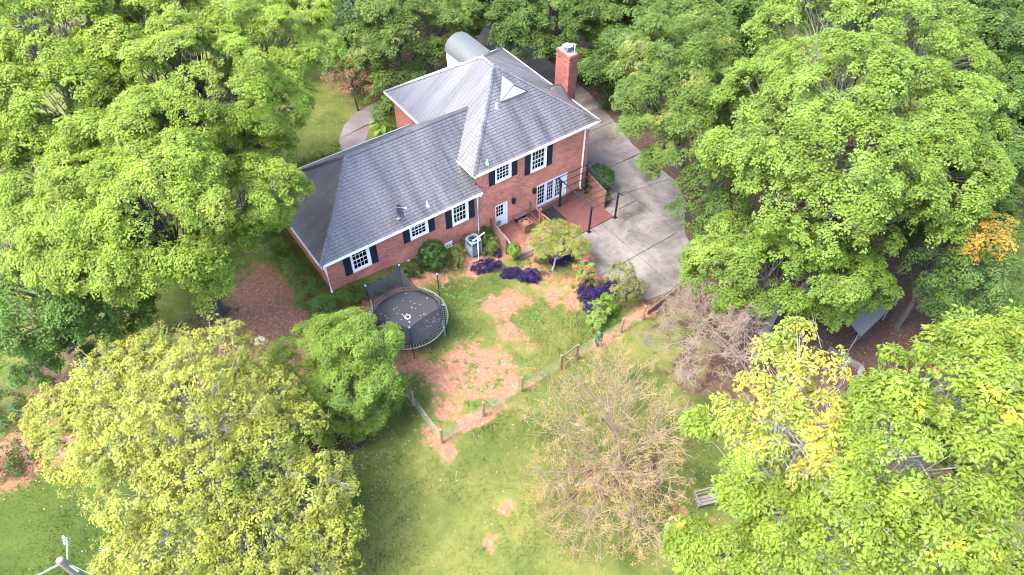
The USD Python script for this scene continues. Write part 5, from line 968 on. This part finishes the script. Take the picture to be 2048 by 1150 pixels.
def loft(prof):
    V, F = [], []; n = 32
    for r, z in prof: V += [(a, b, z) for a, b in rsq(r)]
    for q in range(len(prof)-1):
        for i in range(n): F.append([q*n+i, q*n+(i+1) % n, (q+1)*n+(i+1) % n, (q+1)*n+i])
    return MB().add(V, F)
AC.part('body', loft([(.0, az0), (.38, az0), (.38, az1-.02)]), 'unit_dark', smooth=40)
for q in range(11): AC.part('louvre', loft([(.385, az0+.06+q*.075), (.405, az0+.075+q*.075), (.385, az0+.1+q*.075)]), 'unit_grey')
for t in (0.25, .75, 1.25, 1.75): c = np.array([math.cos(t*np.pi), math.sin(t*np.pi)])*.5; AC.part('corner_post', MB().tube([(ax0+c[0]*.98, ay0+c[1]*.98, az0), (ax0+c[0]*.98, ay0+c[1]*.98, az1-.02)], .06, 8), 'unit_pale')
AC.part('base_pan', loft([(0, az0-.06), (.44, az0-.06), (.44, az0), (0, az0)]), 'unit_dark')
n = 32; o_ = rsq(.43); t_ = np.linspace(0, 2*np.pi, n+1)[:-1]; inn = np.column_stack([ax0+.33*np.cos(t_), ay0+.33*np.sin(t_)])
V = [(*p, az1) for p in o_]+[(*p, az1+.06) for p in o_*.97+np.array([ax0, ay0])*.03]+[(*p, az1+.05) for p in inn]+[(*p, az1-.1) for p in inn]
AC.part('top_cover', MB().add(V, [[q*n+i, q*n+(i+1) % n, (q+1)*n+(i+1) % n, (q+1)*n+i] for q in range(3) for i in range(n)]), 'unit_pale', smooth=30)
AC.part('fan', MB().tube([(ax0, ay0, az1-.16), (ax0, ay0, az1-.02)], .07, 12).add([(ax0+r*math.cos(t+w), ay0+r*math.sin(t+w), az1-.1+w*.1) for t in (0, 2.1, 4.2) for r, w in ((.07, -.2), (.3, -.3), (.3, .3), (.07, .2))], [[4*q, 4*q+1, 4*q+2, 4*q+3] for q in range(3)]), 'unit_grey')
gr_ = MB()
for r in (.08, .14, .2, .26, .31): a = np.linspace(0, 2*np.pi, 25); gr_.tube(np.column_stack([ax0+r*np.cos(a), ay0+r*np.sin(a), np.full(25, az1+.03)]), .005, 3, cap=False)
for t in np.linspace(0, 2*np.pi, 9)[:-1]: gr_.tube([(ax0, ay0, az1+.03), (ax0+.33*math.cos(t), ay0+.33*math.sin(t), az1+.03)], .005, 3, cap=False)
AC.part('grille', gr_, 'unit_dark')
TPst = Thing('t_post', 'white T shaped clothes line post in front of the air conditioner', 'post', (-1.0, -1.62, .24))
TPst.part('pole', MB().tube([(-1.0, -1.62, .2), (-1.0, -1.62, 2.3)], .032, 10), 'white_metal'); TPst.part('cross_arm', MB().bar((-1.42, -1.7, 2.32), (-.42, -1.5, 2.32), .06, .05), 'white_metal')

# satellite dish on the low roof
dz = ZL+PL*(.43-LY0); SD = Thing('satellite_dish', 'small dark satellite dish on the low wing roof above the eave', 'satellite dish', (-5.18, .43, dz))
SD.part('mast', MB().tube([(-5.18, .43, dz), (-5.18, .35, dz+.45), (-5.16, .28, dz+.62)], .022, 8), 'galvanised'); SD.part('foot', MB().bar((-5.3, .4, dz+.03), (-5.06, .46, dz+.03), .2, .02), 'galvanised')
nd = unit(np.array([[.68, -.5, .42]]))[0]; ua = unit(np.cross(nd, [0, 0, 1.])[None])[0]; ub = np.cross(nd, ua); V, F = [np.array([-5.16, .26, dz+.66])], []
for r in (.15, .3, .4): V += [V[0]+ua*r*1.15*math.cos(t)+ub*r*math.sin(t)+nd*r*r*.55 for t in np.linspace(0, 2*np.pi, 25)[:-1]]
F += [[0, 1+i, 1+(i+1) % 24] for i in range(24)]
for q in range(2): F += [[1+q*24+i, 1+(q+1)*24+i, 1+(q+1)*24+(i+1) % 24] for i in range(24)]+[[1+q*24+i, 1+(q+1)*24+(i+1) % 24, 1+q*24+(i+1) % 24] for i in range(24)]
SD.part('reflector', MB().add(V, F), 'dish_grey', smooth=True); SD.part('feed_arm', MB().tube([V[0]-ub*.35, V[0]+nd*.5-ub*.1], .012, 6), 'galvanised'); SD.part('feed_horn', MB().tube([V[0]+nd*.44-ub*.1, V[0]+nd*.58-ub*.08], .045, 8), 'white_metal')

# lawn bench
bo = np.array([-1.0, -21.85]); bd = nrm((.925, -.38)); bn = np.array([.38, .925]); bz = float(gz(-1.0))+.02
LBn = Thing('garden_bench', 'weathered grey timber bench on the lower lawn beside the large leaved tree', 'bench', (*bo, bz))
def bpnt(u, v, z): return np.array([*(bo+bd[:2]*u+bn*v), bz+z])
for q, v in enumerate((-.2, -.04, .12)): LBn.part('seat_slat', MB().bar(bpnt(-.75, v, .44), bpnt(.75, v, .44), .13, .035), 'grey_wood')
for q, z in enumerate((.62, .82)): LBn.part('back_slat', MB().bar(bpnt(-.75, .25+.08*q, z), bpnt(.75, .25+.08*q, z), .13, .03, up=bn.tolist()+[0]), 'grey_wood')
for u in (-.7, .7):
    LBn.part('leg', MB().bar(bpnt(u, -.22, -.05), bpnt(u, -.22, .42), .07, .07), 'grey_wood'); LBn.part('leg', MB().bar(bpnt(u, .2, -.05), bpnt(u, .38, .9), .07, .07), 'grey_wood'); LBn.part('arm_rest', MB().bar(bpnt(u, -.25, .66), bpnt(u, .28, .66), .08, .03), 'grey_wood')

# utility pole
pb = np.array([-24.56, -13.19]); UPo = Thing('utility_pole', 'timber utility pole with white insulators at the lower left edge', 'utility pole', (*pb, 1.45))
UPo.part('pole', MB().tube([(*pb, 1.2), (*pb, 6), (*pb, 10.5)], [.17, .15, .125], 12), 'pole_timber', smooth=40); UPo.part('pole_top', MB().tube([(*pb, 10.5), (*pb, 10.53)], [.125, .1], 12), 'grey_wood')
def insul(a, b, n=6):
    a, b = np.array(a, float), np.array(b, float); mb = MB().tube([a, b], .018, 8)
    for t in np.linspace(.15, .85, n): c = a+(b-a)*t; d = (b-a)/np.linalg.norm(b-a)*.012; mb.tube([c-d, c+d], .042, 10)
    return mb
UPo.part('insulator', insul((-24.68, -13.2, 10.3), (-25.15, -13.12, 10.22)), 'porcelain'); UPo.part('bracket', MB().tube([(-25.15, -13.12, 10.22), (-25.6, -13.02, 10.15)], .02, 6), 'porcelain')
UPo.part('bracket', MB().tube([(-24.45, -13.15, 10.2), (-24.36, -12.95, 10.3), (-24.3, -12.75, 10.32)], .02, 8), 'porcelain'); UPo.part('fuse_cutout', insul((-24.3, -12.75, 10.32), (-24.25, -12.42, 10.34), 4), 'porcelain'); UPo.part('insulator', insul((-24.36, -12.62, 10.3), (-24.28, -12.42, 10.5), 3), 'white_metal')
UPo.part('guy_clamp', MB().tube([(-24.45, -13.3, 10.1), (-24.3, -13.6, 10.0)], .03, 6), 'galvanised')
UPo.part('cable', MB().tube([(-24.42, -13.3, 10.1), (-23.86, -14.18, 10.2), (-20.5, -19.4, 9.4), (-17, -25, 9.6)], .009, 5), 'galvanised'); UPo.part('cable', MB().tube([(-25.6, -13.02, 10.15), (-28.5, -12.6, 9.9), (-34, -12.0, 10.0)], .009, 5), 'galvanised')

# ------------------------------------------------------------------ shelter, timber edging and red machine on the right
SH = Thing('garden_shelter', 'grey gabled garden shelter half hidden under the trees on the right', 'shelter', (14.3, -19.0, 0))
s0, s1, e_ = np.array([16.25, -19.75]), np.array([12.3, -20.1]), 2.15
dirs = unit((s1-s0)[None])[0]; nn_ = np.array([-dirs[1], dirs[0]]); nn_ = nn_ if nn_[1] > 0 else -nn_
wS = 3.0; rg0, rg1 = s0+nn_*wS/2, s1+nn_*wS/2; b0, b1 = s0+nn_*wS, s1+nn_*wS
for p in (s0, s1, b0, b1): SH.part('post', MB().tube([(*p, -.1), (*p, e_)], .035, 8), 'galvanised')
def rp(a, b, c, d): 
    V = [np.array(q, float) for q in (a, b, c, d)]; return MB().add(V+[q-np.array([0, 0, .05]) for q in V], [[0, 1, 2, 3], [7, 6, 5, 4], [0, 4, 5, 1], [1, 5, 6, 2], [2, 6, 7, 3], [3, 7, 4, 0]])
ex = dirs*.25
SH.part('roof_panel', rp((*(s0-ex-nn_*.2), e_), (*(s1+ex-nn_*.2), e_), (*(rg1+ex), e_+.8), (*(rg0-ex), e_+.8)), 'shed_roof'); SH.part('roof_panel', rp((*(rg0-ex), e_+.801), (*(rg1+ex), e_+.801), (*(b1+ex+nn_*.2), e_), (*(b0-ex+nn_*.2), e_)), 'shed_roof')
SH.part('rail', MB().bar((*s0, 1.0), (*s1, 1.0), .05, .1), 'shed_timber')
EG = Thing('timber_edging', 'grey timber border of the play area near the shelter', 'edging', (12.0, -21.0, 0))
EG.part('timber', MB().bar((11.6, -19.3, .2), (12.05, -21.3, .2), .18, .36), 'shed_timber'); EG.part('timber', MB().bar((12.0, -21.32, .2), (9.6, -21.95, .2), .18, .36), 'shed_timber'); EG.part('timber_cap', MB().bar((11.95, -21.3, .4), (11.4, -21.45, .4), .24, .04), 'grey_wood')
RM = Thing('ride_on_mower', 'red ride on mower glimpsed through the large lime leaves on the right', 'mower', (15.4, -23.9, 0))
mo = np.array([15.4, -23.9, 0]); mu_, mv_ = np.array([.8, -.6, 0]), np.array([.6, .8, 0])
def mp(u, v, z): return mo+mu_*u+mv_*v+np.array([0, 0, z])
RM.part('hood', MB().add([mp(u, v, z) for u, z, w in ((.1, .35, .3), (.95, .35, .27), (.95, .7, .22), (.1, .85, .27)) for v in (-w, w)], [[0, 2, 3, 1], [2, 4, 5, 3], [4, 6, 7, 5], [6, 0, 1, 7], [0, 6, 4, 2], [1, 3, 5, 7]]), 'red_plastic')
RM.part('rear_body', MB().bar(mp(-.75, 0, .55), mp(-.05, 0, .55), .72, .3), 'red_plastic'); RM.part('seat', MB().bar(mp(-.55, 0, .78), mp(-.15, 0, .78), .45, .12).bar(mp(-.58, 0, .78), mp(-.64, 0, 1.15), .42, .1), 'tyre')
for u, v, r in ((.7, .38, .2), (.7, -.38, .2), (-.45, .42, .28), (-.45, -.42, .28)):
    wl = RM.part('wheel', MB().tube([mp(u, v-.09, r), mp(u, v+.09, r)], r, 16), 'tyre'); RM.part('rim', MB().tube([mp(u, v-.1, r), mp(u, v+.1, r)], r*.45, 10), 'white_metal', wl)
RM.part('steering_wheel', MB().tube([mp(.02+.15*math.cos(t), .15*math.sin(t), 1.05+.06*math.cos(t)) for t in np.linspace(0, 2*np.pi, 17)], .015, 5, cap=False).tube([mp(.1, 0, .8), mp(.02, 0, 1.05)], .02, 6), 'tyre')

# ------------------------------------------------------------------ turf blades and fallen leaves
rg = np.random.default_rng(90)
def visible(x, y): 
    v = np.stack([x, y, gz(x)], -1)-CAM_POS; f = v@FWD; px = 1024+FPX*(v@RIGHT)/f; py = 575-FPX*(v@UP)/f
    return (px > -60) & (px < 2110) & (py > -60) & (py < 1210) & (f > 1)
HOUSE = [sbox(-10.3, .2, .4, 8.4), sbox(.2, .2, 9.7, 11.0), DRIVE.buffer(.05), PATH.buffer(.03), sbox(1.1, -2.5, 9.1, .4)]
import shapely
def on_turf(x, y):
    ok = np.ones(len(x), bool)
    for p in HOUSE: ok &= ~shapely.contains_xy(p, x, y)
    return ok
N_ = 560000
x = rg.uniform(-31, 20, N_); y = rg.uniform(-27, 24, N_)
nz = (meshkit.fbm(np.stack([x*1.1, y*1.1, gz(x)*1.1], -1), 4, 9)-.5)*1.0
bare_ = np.maximum(field(BARE, x, y), field(LITTER, x, y))
keep = visible(x, y) & on_turf(x, y) & (bare_+nz < rg.uniform(.25, .62, N_)); x, y = x[keep], y[keep]
m_ = len(x); sz = rg.uniform(.5, 1.2, m_)*(.75+.5*meshkit.noise(np.stack([x*.8, y*.8, 0*x], -1), 4)); th = rg.uniform(0, 2*np.pi, m_); z = gz(x)
base = np.stack([x, y, z-.02], -1); sd = np.stack([np.cos(th), np.sin(th), 0*th], -1); ln = rg.normal(size=(m_, 2))*.06
tip = base+np.column_stack([ln*sz[:, None], sz*.085+.03])
V = np.stack([base-sd*.016*sz[:, None], base+sd*.016*sz[:, None], tip], 1).reshape(-1, 3); F = np.arange(m_*3).reshape(-1, 3)
gr_m = single('grass', (V, F), 'grass_blade', 'short mown grass over the whole lawn', 'grass', 'stuff')
UsdGeom.PrimvarsAPI(gr_m).CreatePrimvar('lush', Sdf.ValueTypeNames.FloatArray, 'vertex').Set(Vt.FloatArray.FromNumpy(np.repeat(np.clip(field(LUSH, x, y)+(meshkit.fbm(np.stack([x, y, 0*x], -1)*.9, 3, 6)-.5)*.8*(field(LUSH, x, y) > .05), 0, 1), 3).astype(np.float32)))
def scatter(n, boxes, name, label, keepf=None, zf=gz, size=(.035, .075)):
    cx, cy, rx, ry, w = np.array(boxes, float).T; pick = rg.choice(len(boxes), n, p=w/w.sum())
    x = cx[pick]+rg.normal(size=n)*rx[pick]*.6; y = cy[pick]+rg.normal(size=n)*ry[pick]*.6
    ok = visible(x, y); ok &= keepf(x, y) if keepf else on_turf(x, y); x, y = x[ok], y[ok]
    c = np.stack([x, y, zf(x)+rg.uniform(.012, .05, len(x))], -1); s = rg.uniform(*size, len(x))
    single(name, leaf_mesh(c, unit(rg.normal(size=c.shape)*[1, 1, .25]), unit(rg.normal(size=c.shape)*.35+[0, 0, 1]), s*1.3, s), 'dead_leaf', label, 'leaves', 'stuff')
scatter(5200, [(-14, -.5, 4, 4, 5), (-12.6, -2, 2.5, 3, 3), (-17, 1, 4, 3, 2.5), (-14, -8.8, 2.2, 2, 1.6), (-22, -7, 6, 5, 1.6), (-26, 0, 4, 3, 1.5), (-12, -13, 5, 4, .8), (-6, -9, 5, 4, .3), (-5, -2, 5, 2, 1.2), (-2, 17, 5, 4, 1.2), (-2, -18, 6, 5, 1.6), (20, 4, 5, 9, 1.5), (10, -20, 5, 4, 1.0)], 'fallen_leaves', 'pale dry leaves scattered over lawn and clay')
scatter(90, [(TC[0], TC[1], 1.6, 1.6, 1), (TC[0]+1.0, TC[1]-1.1, .5, .5, .8)], 'fallen_leaves', 'dry leaves lying on the trampoline mat', lambda x, y: np.hypot(x-TC[0], y-TC[1]) < mr_-.1, lambda x: np.full(len(x), TZ-.045), (.05, .09))
scatter(160, [(10, -5, 5, 4, 1), (14, 2, 2, 5, 1)], 'fallen_leaves', 'few dry leaves on the concrete driveway', lambda x, y: shapely.contains_xy(DRIVE, x, y), lambda x: np.full(len(x), .04), (.04, .08))

# weeds in the worn yard
xw, yw = rg.uniform(-11, 3, 900), rg.uniform(-13.5, -3, 900); ok = on_turf(xw, yw) & (np.hypot(xw-TC[0], yw-TC[1]) > 2.2) & (meshkit.noise(np.stack([xw*.7, yw*.7, 0*xw], -1), 8) > .5); xw, yw = xw[ok][:330], yw[ok][:330]
cw = np.repeat(np.stack([xw, yw, gz(xw)+.04], -1), 14, 0); ow = rg.normal(size=cw.shape)*[.09, .09, .02]*np.repeat(rg.uniform(.4, 1.4, len(xw)), 14)[:, None]
single('weeds', leaf_mesh(cw+ow, unit(ow+rg.normal(size=cw.shape)*.03), unit(rg.normal(size=cw.shape)*.4+[0, 0, 1]), np.full(len(cw), .11), np.full(len(cw), .05)), 'leaf_hedge', 'broad leaved weeds sprinkled over the worn back yard', 'weeds', 'stuff')
